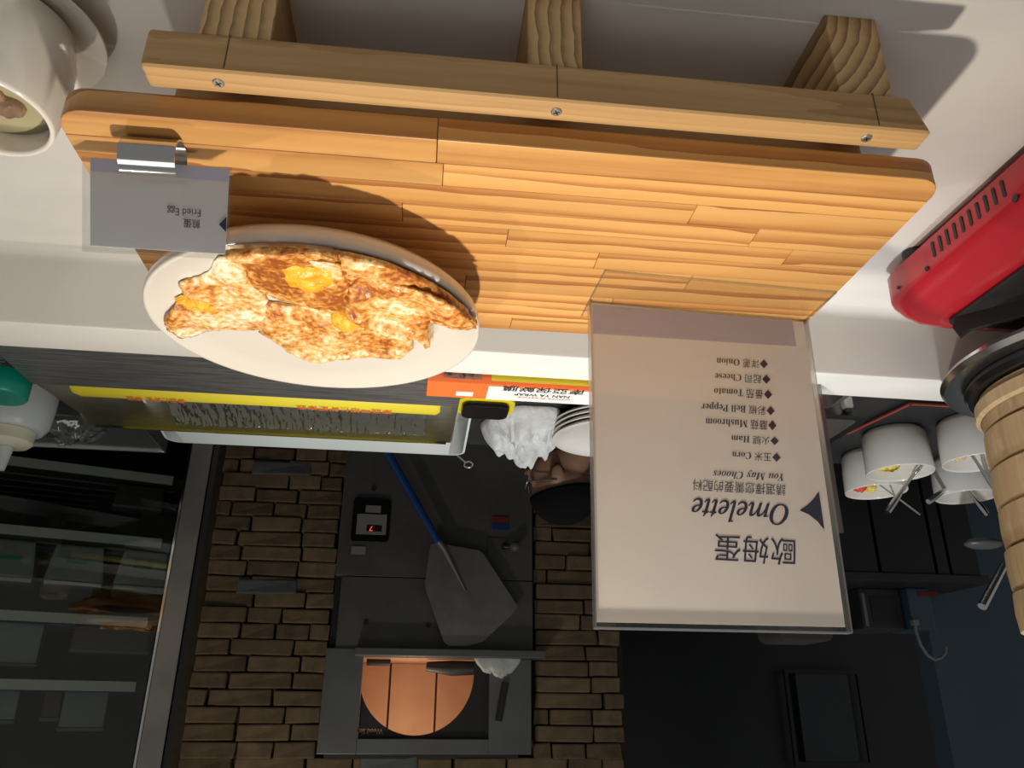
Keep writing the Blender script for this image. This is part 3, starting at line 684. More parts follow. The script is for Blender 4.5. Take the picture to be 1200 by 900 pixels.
# white tray under and behind it
wx0, wx1 = PZ(556, 480, .02).x, PZ(196, 512, .02).x
wt = thing('plastic_tray', ((wx0 + wx1) / 2, 1.2, ZK), 'long white plastic tray under the film dispenser', 'tray')
wy0, wy1 = .96, 1.462
MB().prism([(x, y, ZK + .0002) for x, y in rrect(wx0, wx1, wy0, wy1, .02)], (0, 0, .004)).build('tray_floor', 'white_plastic', wt)
out = rrect(wx0, wx1, wy0, wy1, .025, 6); inn = rrect(wx0 + .004, wx1 - .004, wy0 + .004, wy1 - .004, .021, 6); n_ = len(out)
ZT = .026
hz = lambda y: ZT if y > 1.305 else -.0235
vs = [(x, y, ZK + .0045) for x, y in out] + [(x, y, hz(y)) for x, y in out] + [(x, y, hz(y)) for x, y in inn] + [(x, y, ZK + .0045) for x, y in inn]
fs = [(j * n_ + i, j * n_ + (i + 1) % n_, ((j + 1) % 4) * n_ + (i + 1) % n_, ((j + 1) % 4) * n_ + i) for j in range(4) for i in range(n_)]
MB().add(vs, fs).build('tray_wall', 'white_plastic', wt, weld=False)
MB().box(wx0 + .03, wx1 - .03, 1.306, 1.452, ZT - .002, ZT + .002).build('tray_lip', 'white_plastic', wt, bevel=.001)
# wrap box resting on the dispenser lid and the steel pan
BXr, BXl = PZ(501, 446, .105).x, -.50
by0, by1 = .912, .962; bz0, bz1 = DZ1 + .0004, .105
wb = thing('cling_wrap_box', ((BXr + BXl) / 2, (by0 + by1) / 2, bz0), 'orange, white and yellow cling wrap carton lying along the ledge', 'box')
MB().box(BXl, BXr, by0, by1, bz0, bz1).build('carton', 'orange_print', wb, bevel=.001)
e = .0003
xw = PZ(572, 456, .105).x; xy_ = PZ(579, 440, .105).x
MB().box(BXl + .02, xw, by0 + .004, by1 - .001, bz1, bz1 + e).build('white_panel', 'white_print', wb)
MB().box(BXl + .02, xy_, by0 - e, by0, bz0 + .008, bz1 - .006).build('yellow_panel', 'yellow_paper', wb)
MB().box(xy_ + .012, BXr - .02, by0 - e, by0, bz0 + .010, bz1 - .006).build('photo_panel', 'photo_print', wb)
MB().box(BXr - .06, BXr - .038, by0 + .028, by1 - .008, bz1, bz1 + e).build('barcode_label', 'white_print', wb)
X1, Y1 = Vector((1, 0, 0)), Vector((0, 1, 0))
def boxtext(body, mat, xa, xb, ya, yb, wgt=0): text_part(body, mat, wb, Vector((PZ(xa, ya, bz1).x, PZ(xa, ya, bz1).y, bz1 + e * 2)), X1, Y1, abs(PZ(xb, ya, bz1).x - PZ(xa, ya, bz1).x), PZ(xa, yb, bz1).y - PZ(xa, ya, bz1).y, 'lettering', wgt)
boxtext('\u5357\u4e9e\u4fdd\u9bae\u819c', 'black', 686, 588, 457.2, 463, .012)
boxtext('NAN YA WRAP', 'black', 668, 602, 463.8, 466.6, .02)
boxtext('NANYA PLASTICS', 'red_print', 668, 606, 467.6, 469, .02)
# steel pan supporting the far end of the carton
def pan(name, x0, x1, y0, y1, z0, z1, label, rim=.012):
    t = thing(name, ((x0 + x1) / 2, (y0 + y1) / 2, z0), label, 'pan')
    o_ = rrect(x0, x1, y0, y1, .02, 5); i_ = rrect(x0 + rim, x1 - rim, y0 + rim, y1 - rim, .015, 5); f_ = rrect(x0 + rim + .012, x1 - rim - .012, y0 + rim + .012, y1 - rim - .012, .012, 5); n = len(o_)
    vs = [(x, y, z1 - .002) for x, y in o_] + [(x, y, z1) for x, y in o_] + [(x, y, z1) for x, y in i_] + [(x, y, z0 + .001) for x, y in f_]
    vs2 = [(x, y, z0) for x, y in f_]
    fs = [(j * n + i, j * n + (i + 1) % n, (j + 1) * n + (i + 1) % n, (j + 1) * n + i) for j in range(2) for i in range(n)]
    MB().add(vs[:3 * n], fs).build('rim', 'steel_polished', t, smooth=True)
    vs3 = vs[2 * n:4 * n]; MB().add([(v[0], v[1], v[2] - .0004) for v in vs3], [(i, (i + 1) % n, n + (i + 1) % n, n + i) for i in range(n)] + [tuple(range(n, 2 * n))]).build('basin', 'steel', t, smooth=True)
    return t
a_ = PZ(990, 468, .054)
pan('steel_pan', a_.x, a_.x + .17, .925, 1.05, ZK + .0005, .0545, 'small deep stainless pan right behind the ledge, beside the cups', .008)
a_ = PZ(1021, 490, .02); b_ = PZ(986, 530, .02)
pan('steel_pan', a_.x, a_.x + .26, a_.y, b_.y - .01, ZK + .0005, .02, 'wide shallow stainless pan with square corner next to the white cups', .014)
q = PZ(996, 477, .0)
cbn = thing('clip_block', (q.x, q.y, ZK), 'little white plastic block behind the ledge near the pans', 'block')
MB().box(q.x - .008, q.x + .008, q.y, q.y + .015, ZK + .0003, .0).build('block', 'white_print', cbn, bevel=.003); MB().box(q.x - .005, q.x + .005, q.y + .003, q.y + .012, .0, .007).build('knob', 'grey_plastic', cbn, bevel=.002)

# squeeze bottle and green capped jar
q = PZ(4, 455, .06)
jr = thing('glass_jar', (q.x, q.y, ZK), 'clear jar with flat green screw lid at the end of the ledge', 'jar'); jc = Vector((q.x + .005, q.y, ZK))
MB().lathe([(.0001, .0005), (.046, .0005), (.05, .006), (.05, .07), (.044, .082), (.036, .084), (.036, .088), (.034, .088), (.034, .080), (.047, .068), (.047, .008), (.0001, .004)], jc, 48).build('jar_body', 'jar_glass', jr, smooth=True)
MB().lathe([(.0001, .124), (.036, .124), (.0385, .121), (.0385, .092), (.037, .0885), (.0001, .0885)], jc, 48).build('lid', 'green_plastic', jr, smooth=True)
q = PZ(8, 520, .10)
sb = thing('squeeze_bottle', (q.x, q.y, ZK), 'milky squeeze bottle with cream cap and clear nozzle beside the film dispenser', 'bottle'); jc = Vector((q.x, q.y, ZK))
MB().lathe([(.0001, .0005), (.052, .0005), (.056, .006), (.056, .085), (.053, .118), (.046, .128), (.0001, .128)], jc, 48).build('bottle_body', 'milky_plastic', sb, smooth=True)
MB().lathe([(.0001, .1285), (.036, .1285), (.036, .147), (.030, .153), (.012, .155), (.0001, .155)], jc, 48).build('cap', 'cream_plastic', sb, smooth=True)
MB().lathe([(.0001, .1555), (.0115, .1555), (.0065, .193), (.0045, .193), (.0001, .192)], jc, 24).build('nozzle', 'milky_plastic', sb, smooth=True)
# steel sheet tray and crumpled plastic film beyond the dispenser
p = [PZ(40, 522, -.0), PZ(190, 526, -.0)]
stx0, stx1 = p[1].x, p[0].x + .1
tr = thing('steel_sheet_tray', ((stx0 + stx1) / 2, 1.45, ZK), 'flat dull steel sheet tray behind the squeeze bottle', 'tray')
MB().box(stx0, stx1, 1.415, 1.60, ZK + .0003, .0).build('tray_base', 'steel', tr, bevel=.001)
MB().box(stx0, stx1, 1.601, 1.606, -.02, .004).build('tray_lip', 'steel_polished', tr)
MB().box(stx0 - .004, stx0 - .0005, 1.415, 1.606, -.02, .003).build('tray_lip', 'steel_polished', tr)
def crumple(name, c, sx, sy, h, mat, label, cat, seed, fold=1.0, n=40, z0=None, parent=None):
    vs = []; fs = []
    for i in range(n + 1):
        for j in range(n + 1):
            u, v = i / n * 2 - 1, j / n * 2 - 1; r = math.hypot(u, v); a = math.atan2(v, u)
            k = max(abs(u), abs(v)) / max(r, 1e-5) if r > 1e-5 else 1
            rad = k * (1 + .22 * noise.noise(Vector((math.cos(a) * 1.6, math.sin(a) * 1.6, seed)))) 
            x, y = u * rad * sx, v * rad * sy
            d = min(1, max(abs(u), abs(v)))
            z = h * (1 - d ** 2.5) * (.72 + .5 * noise.noise(Vector((u * 1.7, v * 1.7, seed)))) + h * fold * (1 - d ** 4) * (.20 * abs(noise.noise(Vector((u * 3.5 + v, v * 3.5, seed + 2)))) + .10 * noise.noise(Vector((u * 8, v * 8, seed + 5))))
            vs.append((c[0] + x, c[1] + y, c[2] + max(z, 0) + .003))
    m = (n + 1) ** 2
    for i in range(n):
        for j in range(n): fs.append((i * (n + 1) + j, (i + 1) * (n + 1) + j, (i + 1) * (n + 1) + j + 1, i * (n + 1) + j + 1))
    bt = [(c[0] + (x - c[0]) * .98, c[1] + (y - c[1]) * .98, c[2]) for x, y, z in vs]
    fs2 = [tuple(m + k for k in f[::-1]) for f in fs]
    edge = [i * (n + 1) for i in range(n + 1)] + [n * (n + 1) + j for j in range(1, n + 1)] + [i * (n + 1) + n for i in range(n - 1, -1, -1)] + [j for j in range(n - 1, 0, -1)]
    E_ = [(edge[k], edge[(k + 1) % len(edge)], m + edge[(k + 1) % len(edge)], m + edge[k]) for k in range(len(edge))]
    o = MB().add(vs + bt, fs + fs2 + E_).build(name, mat, parent, smooth='all'); 
    if label: tag(o, label, cat)
    return o
q = PZ(78, 492, -.0)
crumple('plastic_film_wad', (q.x, 1.465, .0005), .06, .045, .035, 'jar_glass', 'crumpled clear plastic wrap on the steel sheet tray', 'plastic wrap', 3, 2.2)
# towel, plates, scraper, ring skewer
q = PZ(632, 498, 0.0)
crumple('white_towel', (-.215, 1.46, ZK), .082, .10, .085, 'white_cloth', 'crumpled white cloth towel lying on the black worktop', 'towel', 11, 1.6)
tb = PZ(657, 497, -.01)
pr = .11; pcx, pcy = tb.x - pr + .004, 1.40
nm = ('lowest', 'second lowest', 'second from the top', 'topmost')
for k in range(4):
    o = MB().lathe([(.0001, .004), (.07, .005), (.095, .012), (.11, .020), (.1115, .0195), (.110, .016), (.094, .006), (.07, 0), (.0001, 0)], (0, 0, 0), 64).build('white_plate', 'ceramic', smooth='all')
    o.location = (pcx, pcy, ZK + .0005 + k * .0098); tag(o, 'white plate half hidden behind the menu, %s of its stack' % nm[k], 'plate', 'stacked white plates')
q = PZ(572, 473, ZK + .04)
sp = thing('plastic_scraper', (q.x, 1.25, -.0232), 'black and yellow rounded plastic scraper behind the cling wrap carton', 'scraper')
sx0, sx1 = PZ(606, 475, .01).x, DX0 - .003
oy = 1.245
P_ = lambda inset, z: [(x, oy + .0 + y, z) for x, y in rrect(sx0 + inset, sx1 - inset, -.03 + inset, .055 - inset, .026 - inset)]
MB().prism(P_(0, -.0232), (0, 0, .026)).build('yellow_edge', 'yellow_plastic', sp, bevel=.004)
MB().prism(P_(.010, .0029), (0, 0, .010)).build('black_grip', 'black_gloss', sp, bevel=.004)
q = PY(552, 547, 1.60); q1 = PY(530, 526, 1.50)
rs = thing('ring_skewer', (q1.x, 1.5, ZK), 'thin steel skewer with ring end resting behind the white tray', 'skewer')
za = ZK + .006
a0 = Vector((q1.x + .06, 1.50, za)); a1 = PY(546, 542, 1.585)
MB().tube([a0, a1], .0022, 8).build('shaft', 'steel_polished', rs, smooth=True)
dirv = (a1 - a0).normalized(); cR = a1 + dirv * .008; sid = Vector((1, 0, 0)); sid = (sid - dirv * sid.dot(dirv)).normalized()
MB().tube([cR + (dirv * math.cos(2 * PI * k / 20) + sid * math.sin(2 * PI * k / 20)) * .009 for k in range(21)], .0022, 8).build('ring', 'steel_polished', rs, smooth=True)

# ================================================================ CUPS WITH OMELETTE FILLINGS
y0_ = 1.235
tr = thing('serving_tray', (-1.05, 1.4, ZK), 'black tray with thin red edge line carrying the white cups', 'tray')
tx0, tx1 = -1.5, PZ(1064, 473, -.045).x
ty0, ty1 = 1.236, 1.61
cut = .0
poly = [(tx0, ty0), (tx1, ty0), (PZ(1010, 503, -.045).x + .02, ty1 - .2), (PZ(1010, 503, -.045).x + .02, ty1), (tx0, ty1)]
MB().prism([(x, y, ZK + .0003) for x, y in poly], (0, 0, .005)).build('tray_base', 'black', tr)
for (a, b) in ((0, 1), (1, 2)):
    A, B = Vector((*poly[a], ZK + .0055)), Vector((*poly[b], ZK + .0055)); d = (B - A).normalized(); s_ = Vector((-d.y, d.x, 0)) * .004
    MB().prism([A, A + s_, A + s_ + up * .003, A + up * .003], B - A).build('red_edge', 'red_line', tr)
def cup(cx, cy, rim, h, label, fills):
    t = thing('white_cup', (cx, cy, ZK + .0055), label, 'cup', 'white filling cups')
    r = rim; MBc = MB().lathe([(.0001, .004), (r * .80, .005), (r * .90, .02), (r * .93, h - .004), (r * .955, h - .001), (r * .985, h), (r, h - .002), (r * .985, h * .5), (r * .95, .012), (r * .85, .001), (r * .8, 0), (.0001, 0)], (cx, cy, ZK + .0055), 56)
    MBc.build('cup_body', 'ceramic', t, smooth='all')
    rd = random.Random(int(abs(cx) * 1e4))
    return t
def fill(cx, cy, r, h, mat, name, label, seed, ofs=(0, 0), hh=.012):
    o = crumple(name, (cx + ofs[0], cy + ofs[1], ZK + .0055 + h), r, r * .8, hh, mat, label, 'food', seed, 2.0, 18); return o
CR = .063; CH = .088; zr = ZK + .0055 + CH
cups = {}
for nm_, px, py, lab in (('A', 1055, 555, 'white cup with yellow corn residue, nearest the square steel pan'), ('B', 1147, 543, 'white cup with pale tan scraps, partly behind the bamboo steamers'),
                         ('C', 1027, 577, 'white cup holding red and orange pepper bits, behind the corn cup'), ('E', 1133, 583, 'empty-looking white cup at the back of the group')):
    q = PZ(px, py, zr); cups[nm_] = q; cup(q.x, q.y, CR, CH, lab, None)
q = cups['A']; fill(q.x, q.y + .012, .024, .062, 'corn', 'corn_kernels', 'yellow corn stuck in the white cup next to the steel pan', 2, (.004, .016))
q = cups['B']; fill(q.x, q.y + .012, .016, .064, 'onion_tan', 'onion_bits', 'pale tan onion bits in the cup beside the steamers', 4, (.02, .01))
q = cups['C']; fill(q.x, q.y + .01, .018, .068, 'pepper_red', 'pepper_bits', 'red pepper bits in the rear white cup', 6, (.022, .014)); fill(q.x, q.y, .014, .068, 'corn', 'pepper_bits', 'yellow pepper bits in the rear white cup', 8, (-.006, .026))
qd = PZ(1122, 566, zr - .01)
def spoon(name, p0, p1, r0, r1, mat, label, bowl=None, cat='spoon'):
    t = thing(name, p0, label, cat); p0, p1 = Vector(p0), Vector(p1)
    MB().tube([p0, p0.lerp(p1, .3), p0.lerp(p1, .8), p1], [r0, r0 * .8, r1, r1 * .9], 10).build('handle', mat, t, smooth=True)
    d = (p0 - p1).normalized(); rot = d.to_track_quat('X', 'Z').to_matrix().to_4x4()
    MB().ell(p0 + d * .02, .026, .016, .006, 16, 10, rot).build('spoon_bowl', 'steel_polished', t, smooth='all')
    return t
S = [('A', (1075, 577), (1040, 600), 'steel_polished', 'blue-shining steel handled spoon leaning over the cups'), ('E', (1112, 563), (1088, 588), 'steel_polished', 'broad steel spoon handle between the white cups'),
     ('E', (1132, 562), (1156, 602), 'steel_polished', 'steel spoon with round-ended handle in the rear cup'), ('B', (1146, 540), (1166, 573), 'steel_polished', 'tapering steel spoon standing in the cup beside the steamers'), ('C', (1034, 570), (1078, 603), 'steel_polished', 'thin bright steel spoon in the pepper cup')]
for k, (cn_, a, b, mt_, lab) in enumerate(S):
    c_ = cups[cn_]; base_ = Vector((c_.x, c_.y, ZK + .035)); Yt = c_.y + (.03 if k not in (1,) else .0)
    tip = PY(*b, Yt - .03 if k in (0, 1) else Yt + .02); pa = PY(*a, c_.y - .01)
    low = Vector((c_.x + max(-.03, min(.03, (pa.x - tip.x) * .6)), c_.y + .0, ZK + .045))
    d0 = (tip - pa).normalized(); thin = k == 4
    spoon('steel_spoon', low.lerp(pa, .55), tip, .0022 if thin else .004, .0022 if thin else (.0065 if k in (0, 1, 2) else .005), mt_, lab)
# dark ladle rising behind the steamers, in a utensil crock
uc = PY(1196, 610, 1.53); 
cr = thing('utensil_crock', (uc.x - .03, 1.53, ZK), 'dark utensil crock hidden behind the bamboo steamers', 'crock')
MB().lathe([(.0001, 0.0065), (.05, .0065), (.053, .012), (.053, .15), (.049, .15), (.049, .016), (.0001, .012)], (uc.x - .03, 1.53, ZK), 40).build('crock_body', 'black_gloss', cr, smooth=True)
ld = thing('serving_ladle', (uc.x - .03, 1.53, ZK + .015), 'dark steel ladle with bright blue-lit handle rising beside the steamers', 'ladle')
b0 = PY(1182, 652, 1.53); b1 = PY(1151, 711, 1.50); c_ = PY(1152, 637, 1.53)
MB().tube([b0, b0.lerp(b1, .1), b0.lerp(b1, .2), b1], [.0045, .005, .0078, .0088], 14).build('handle', 'steel_polished', ld, smooth=True)
MB().tube([(uc.x - .03, 1.53, ZK + .02), b0 + Vector((-.03, 0, -.05)), b0], [.004, .004, .0045], 10).build('shaft', 'steel_dark', ld, smooth=True)
MB().ell(c_, .042, .026, .012, 24, 12).build('ladle_bowl', 'steel_dark', ld, smooth='all')

# ================================================================ PIZZA OVEN
OY = WY - .09
ov = thing('pizza_oven', ((XL + XR) / 2, OY + .2, FLOORZ), 'dark grey steel pizza oven with warm lit arched mouth between brick piers', 'oven')
zh = PY(500, 769, OY).z       # hearth level
zt_ = PY(500, 884, OY).z
def fy(px, py, Y=OY): return PY(px, py, Y)
MB().box(XL + .004, XR - .004, OY + .004, OY + .03, FLOORZ, fy(450, 676).z - .002).build('lower_panel', 'steel_dark', ov, bevel=.002)
MB().box(XL + .004, XR - .03, OY, OY + .03, fy(450, 676).z + .002, zh - .02).build('upper_panel', 'steel_dark', ov, bevel=.002)
MB().box(XL + .004, XR - .004, OY + .031, OY + .06, FLOORZ, zh - .02).build('carcass', 'black', ov)
lx0, lx1 = PY(637, 768, OY - .05).x, PY(416, 765, OY - .05).x
MB().box(lx0, lx1, OY - .09, OY + .03, zh - .022, zh + .006).build('hearth_ledge', 'oven_frame', ov, bevel=.003)
# frame round the mouth
mx0, mx1 = PY(573, 820, OY).x, PY(422, 820, OY).x
mz0, mz1 = zh + .0065, fy(500, 866).z
fx0, fx1 = PY(622, 830, OY).x, PY(376, 830, OY).x; fz1 = fy(500, 884).z
MB().box(fx0, mx0, OY - .012, OY + .03, mz0, fz1).build('mouth_jamb', 'oven_frame', ov, bevel=.002)
MB().box(mx1, fx1, OY - .012, OY + .03, mz0 - .03, fz1).build('mouth_jamb', 'oven_frame', ov, bevel=.002)
MB().box(mx0, mx1, OY - .012, OY + .03, mz1, fz1).build('mouth_head', 'oven_frame', ov, bevel=.002)
# arch plate
ac = fy(489, 789, OY + .02); ar = (fy(556, 789, OY + .02) - fy(421, 789, OY + .02)).length / 2 * 1.06
ar = abs(fy(489, 862, OY + .02).z - ac.z)
m_ = MB(); K = 40; arcp = []
for k in range(K + 1):
    a = PI * k / K; x = ac.x + ar * math.cos(a); z = ac.z + ar * math.sin(a); x = max(mx0 + .001, min(mx1 - .001, x)); z = min(z, mz1 - .002); arcp.append((x, z))
pts_low = [(mx1, mz0), (arcp[0][0], mz0)]
vs = []
for (x, z) in arcp: vs += [(x, OY + .02, z), (x, OY + .02, mz1), (x, OY + .026, z), (x, OY + .026, mz1)]
fs = []
for k in range(K): b = 4 * k; fs += [(b, b + 1, b + 5, b + 4), (b + 2, b + 6, b + 7, b + 3), (b, b + 4, b + 6, b + 2)]
m_.add(vs, fs)
m_.box(mx0, min(arcp[-1][0], ac.x - ar), OY + .02, OY + .026, mz0, mz1)
if ac.x + ar < mx1: m_.box(ac.x + ar, mx1, OY + .02, OY + .026, mz0, mz1)
m_.build('arch_plate', 'black', ov)
# chamber: lined with pale fire-brick slabs
cd_ = .42
MB().box(mx0 - .1, mx1 + .1, OY + .03, OY + cd_, mz0 - .03, mz0 - .002).build('chamber_floor', 'oven_brick', ov)
xs_ = [mx0 - .1, PY(512, 820, OY + .3).x, PY(455, 820, OY + .3).x, mx1 + .1]
for k in range(3):
    MB().box(xs_[k] + .004, xs_[k + 1] - .004, OY + cd_, OY + cd_ + .03, mz0 - .002, mz1 + .05).build('back_slab', 'oven_brick', ov, bevel=.004)
MB().box(mx0 - .1, mx1 + .1, OY + cd_ + .02, OY + cd_ + .04, mz0 - .03, mz1 + .05).build('back_joint', 'oven_seam', ov)
MB().box(mx0 - .12, mx0 - .1, OY + .03, OY + cd_ + .02, mz0 - .03, mz1 + .05).build('chamber_wall', 'oven_brick', ov)
MB().box(mx1 + .1, mx1 + .12, OY + .03, OY + cd_ + .02, mz0 - .03, mz1 + .05).build('chamber_wall', 'oven_brick', ov)
MB().box(mx0 - .12, mx1 + .12, OY + .03, OY + cd_ + .04, mz1 + .05, mz1 + .07).build('chamber_roof', 'black', ov)
lg = bpy.data.lights.new('oven_glow', 'POINT'); lg.energy = 2.0; lg.color = (1, .80, .62); lg.shadow_soft_size = .03
lo = bpy.data.objects.new('oven_glow', lg); COL.objects.link(lo); lo.location = ((mx0 + mx1) / 2 + .05, OY + .10, mz1 + .01)
# charred log and rake inside
q = PY(530, 784, OY + .05)
lgt = thing('charred_log', (q.x, OY + .1, mz0), 'dark charred log lying in the oven mouth', 'log')
MB().tube([(mx0 + .02, OY + .08, mz0 + .03), (q.x, OY + .09, mz0 + .032), (PY(500, 780, OY + .09).x, OY + .10, mz0 + .026)], [.026, .03, .018], 12).build('bark', 'black', lgt, smooth=True)
lg2 = MB().tube([(mx1 - .01, OY + .09, mz0 + .014), (PY(457, 785, OY + .09).x, OY + .10, mz0 + .013)], [.013, .012], 10).build('firewood_stick', 'black', smooth=True)
tag(lg2, 'short dark stick at the edge of the oven mouth', 'firewood')
a = fy(449, 854, OY + .0195); b = fy(419, 854, OY + .0195)
text_part('Wood Sto', 'oven_brick', ov, Vector((a.x, OY + .0195, a.z)), X1, up, b.x - a.x, .019, 'lettering', .02)
# jamb lever, knob, stickers, control box
m_ = MB().tube([fy(584, 845, OY - .02), fy(592, 800, OY - .02)], .0135, 12); m_.build('lever', 'black', ov, smooth=True)
def plate_on(px0, px1, py0, py1, name, mat, y=OY - .003, par=ov, t=.0028, bev=0):
    a = PY(px0, py0, y); b = PY(px1, py1, y); return MB().box(min(a.x, b.x), max(a.x, b.x), y, y + t, min(a.z, b.z), max(a.z, b.z)).build(name, mat, par, bevel=bev)
cbx = thing('control_panel', (fy(435, 608).x, OY - .02, fy(435, 634).z), 'black framed oven control box with glowing red digits', 'control panel')
cbx.parent = None
a, b = PY(415, 583, OY - .012), PY(455, 636, OY - .012)
MB().prism([(x, OY - .0125, z) for x, z in rrect(b.x, a.x, a.z, b.z, .018)], (0, .012, 0)).build('frame', 'black_gloss', cbx, bevel=.002)
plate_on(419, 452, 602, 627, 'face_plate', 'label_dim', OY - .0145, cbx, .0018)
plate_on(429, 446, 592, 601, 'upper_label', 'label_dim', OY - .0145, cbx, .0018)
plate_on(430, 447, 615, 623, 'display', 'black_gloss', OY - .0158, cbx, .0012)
for k, (sx_, mt_) in enumerate(((0, 'dim_red'), (1, 'dim_red'), (2, 'red_light'))):
    a = PY(447 - sx_ * 0 - 0, 616, OY - .0165); xx = PY(446 - 5.2 * k - 0, 0, OY - .0165)
    a = PY(432 + 0, 616.5, OY - .0162)
    p0 = PY(446.5 - 4.8 * k, 616.5, OY - .0162)
    text_part('8' if k < 2 else '7', 'dim_red' if k < 2 else 'red_light', cbx, Vector((p0.x, OY - .0162, p0.z)), X1, up, .014, .02, 'digit')
plate_on(412, 428, 640, 650, 'sticker', 'label_dim'); 
plate_on(577, 596, 605, 613, 'red_sticker', 'red_dull'); plate_on(577, 596, 613, 621, 'blue_sticker', 'blue_plastic'); plate_on(572, 592, 630, 650, 'switch_plate', 'steel_dark')
q = fy(603, 641, OY - .03)
MB().tube([(fy(590, 642).x, OY, fy(590, 642).z), (fy(590, 642).x, OY - .03, fy(590, 642).z), (q.x, OY - .04, q.z)], .010, 12).build('knob_stem', 'black', ov, smooth=True)
MB().ell(q + Vector((0, -.012, 0)), .022, .022, .022).build('knob', 'grey_plastic', ov, smooth='all')
for px, py in ((429, 729), (502, 733), (438, 573)):
    q = fy(px, py); MB().lathe([(.0001, 0), (.010, 0), (.010, .004), (.0001, .004)], q + Vector((0, -.001, 0)), 16, Matrix.Rotation(PI / 2, 4, 'X')).build('panel_bolt', 'black', ov)
# cloth on the hearth ledge
q = PY(583, 786, OY - .06)
crumple('oven_cloth', (q.x, OY - .045, zh + .0065), .092, .035, .075, 'grey_cloth', 'small pale grey cloth on the oven ledge below the arch', 'cloth', 21, 1.2, 26)
# peel
PYY = OY - .05
pe = thing('pizza_peel', (.13, PYY - .2, FLOORZ), 'steel pizza peel with blue handle leaning against the oven front', 'peel')
def pv(px, py):  # plane leaning back towards the oven
    n = Vector((0, -1, -.06)).normalized(); n = Vector((0, -math.cos(.06), math.sin(.06))); return PP(px, py, Vector((0, OY - .035, fy(560, 760).z)), n)
bl = [pv(*p) for p in ((505, 638), (512, 636.5), (561, 645), (567, 650), (607, 711), (600, 720), (566, 752), (548, 757), (526, 757), (520, 752), (499, 692), (498, 683), (503, 648))]
nP = Vector((0, -math.cos(.06), math.sin(.06)))
MB().prism(bl, nP * .003).build('blade', 'peel_steel', pe)
MB().tube([pv(545, 692) + nP * .006, pv(520, 643) + nP * .010, pv(513, 634) + nP * .012], [.006, .013, .015], 12).build('socket', 'peel_steel', pe, smooth=True)
h0, h1 = pv(514, 636) + nP * .013, pv(450, 523) + nP * .013
d = (h1 - h0).normalized(); tt = (FLOORZ + .01 - h0.z) / d.z
MB().tube([h0, h0 + d * tt], .0155, 14).build('handle', 'blue_plastic', pe, smooth=True)

# ================================================================ PERSON squatting by the oven, facing the fridge side
H = PY(656, 566, 2.32)
ps = thing('person', (H.x - .16, 2.36, FLOORZ), 'person in black with glasses crouching in front of the oven', 'person')
def cap(m, a, b, ra, rb): 
    a, b = Vector(a), Vector(b); m.tube([a, b], [ra, rb], 16); m.ell(a, ra, ra, ra, 16, 10); m.ell(b, rb, rb, rb, 16, 10)
def remeshed(m, name, mat, par, vox):
    o = m.build(name, mat, par, weld=False); r = o.modifiers.new('r', 'REMESH'); r.mode = 'VOXEL'; r.voxel_size = vox; s = o.modifiers.new('s', 'SMOOTH'); s.iterations = 4
    baked(o)
    for p in o.data.polygons: p.use_smooth = True
    return o
yw = math.radians(22); fw = Vector((math.cos(yw), math.sin(yw), -.12)).normalized(); lf = Vector((-math.sin(yw), math.cos(yw), 0)); uv = fw.cross(lf) * -1
uv = lf.cross(fw) * -1 if lf.cross(fw).z < 0 else lf.cross(fw)
hp = lambda f, l, u: H + fw * f + lf * l + uv * u
hm = Matrix((( fw.x, lf.x, uv.x, 0), (fw.y, lf.y, uv.y, 0), (fw.z, lf.z, uv.z, 0), (0, 0, 0, 1)))
m_ = MB()
m_.ell(hp(-.012, 0, .03), .098, .075, .085, 24, 16, hm); m_.ell(hp(.025, 0, -.03), .068, .060, .085, 24, 16, hm)      # skull, face
m_.ell(hp(.055, 0, -.085), .032, .034, .028, 16, 10, hm)                                                                 # chin
m_.tube([hp(.088, 0, .005), hp(.108, 0, -.03), hp(.090, 0, -.04)], [.008, .014, .012], 10)                                # nose
m_.ell(hp(.083, 0, -.062), .012, .024, .007, 12, 8, hm)                                                                  # lips
for s in (-1, 1):
    m_.ell(hp(-.004, s * .074, -.012), .020, .011, .033, 16, 10, hm)                                                     # ear
    m_.ell(hp(.075, s * .03, .012), .010, .016, .010, 12, 8, hm)                                                         # eye
nb = H + Vector((-.07, -.02, -.18)); cap(m_, hp(-.03, 0, -.05), nb, .052, .058)
ch = nb + Vector((-.08, -.02, -.16)); pv_ = nb + Vector((-.20, -.04, -.44)); 
pv_.z = max(pv_.z, FLOORZ + .20)
cap(m_, nb, ch, .085, .14); cap(m_, ch, pv_, .14, .145)
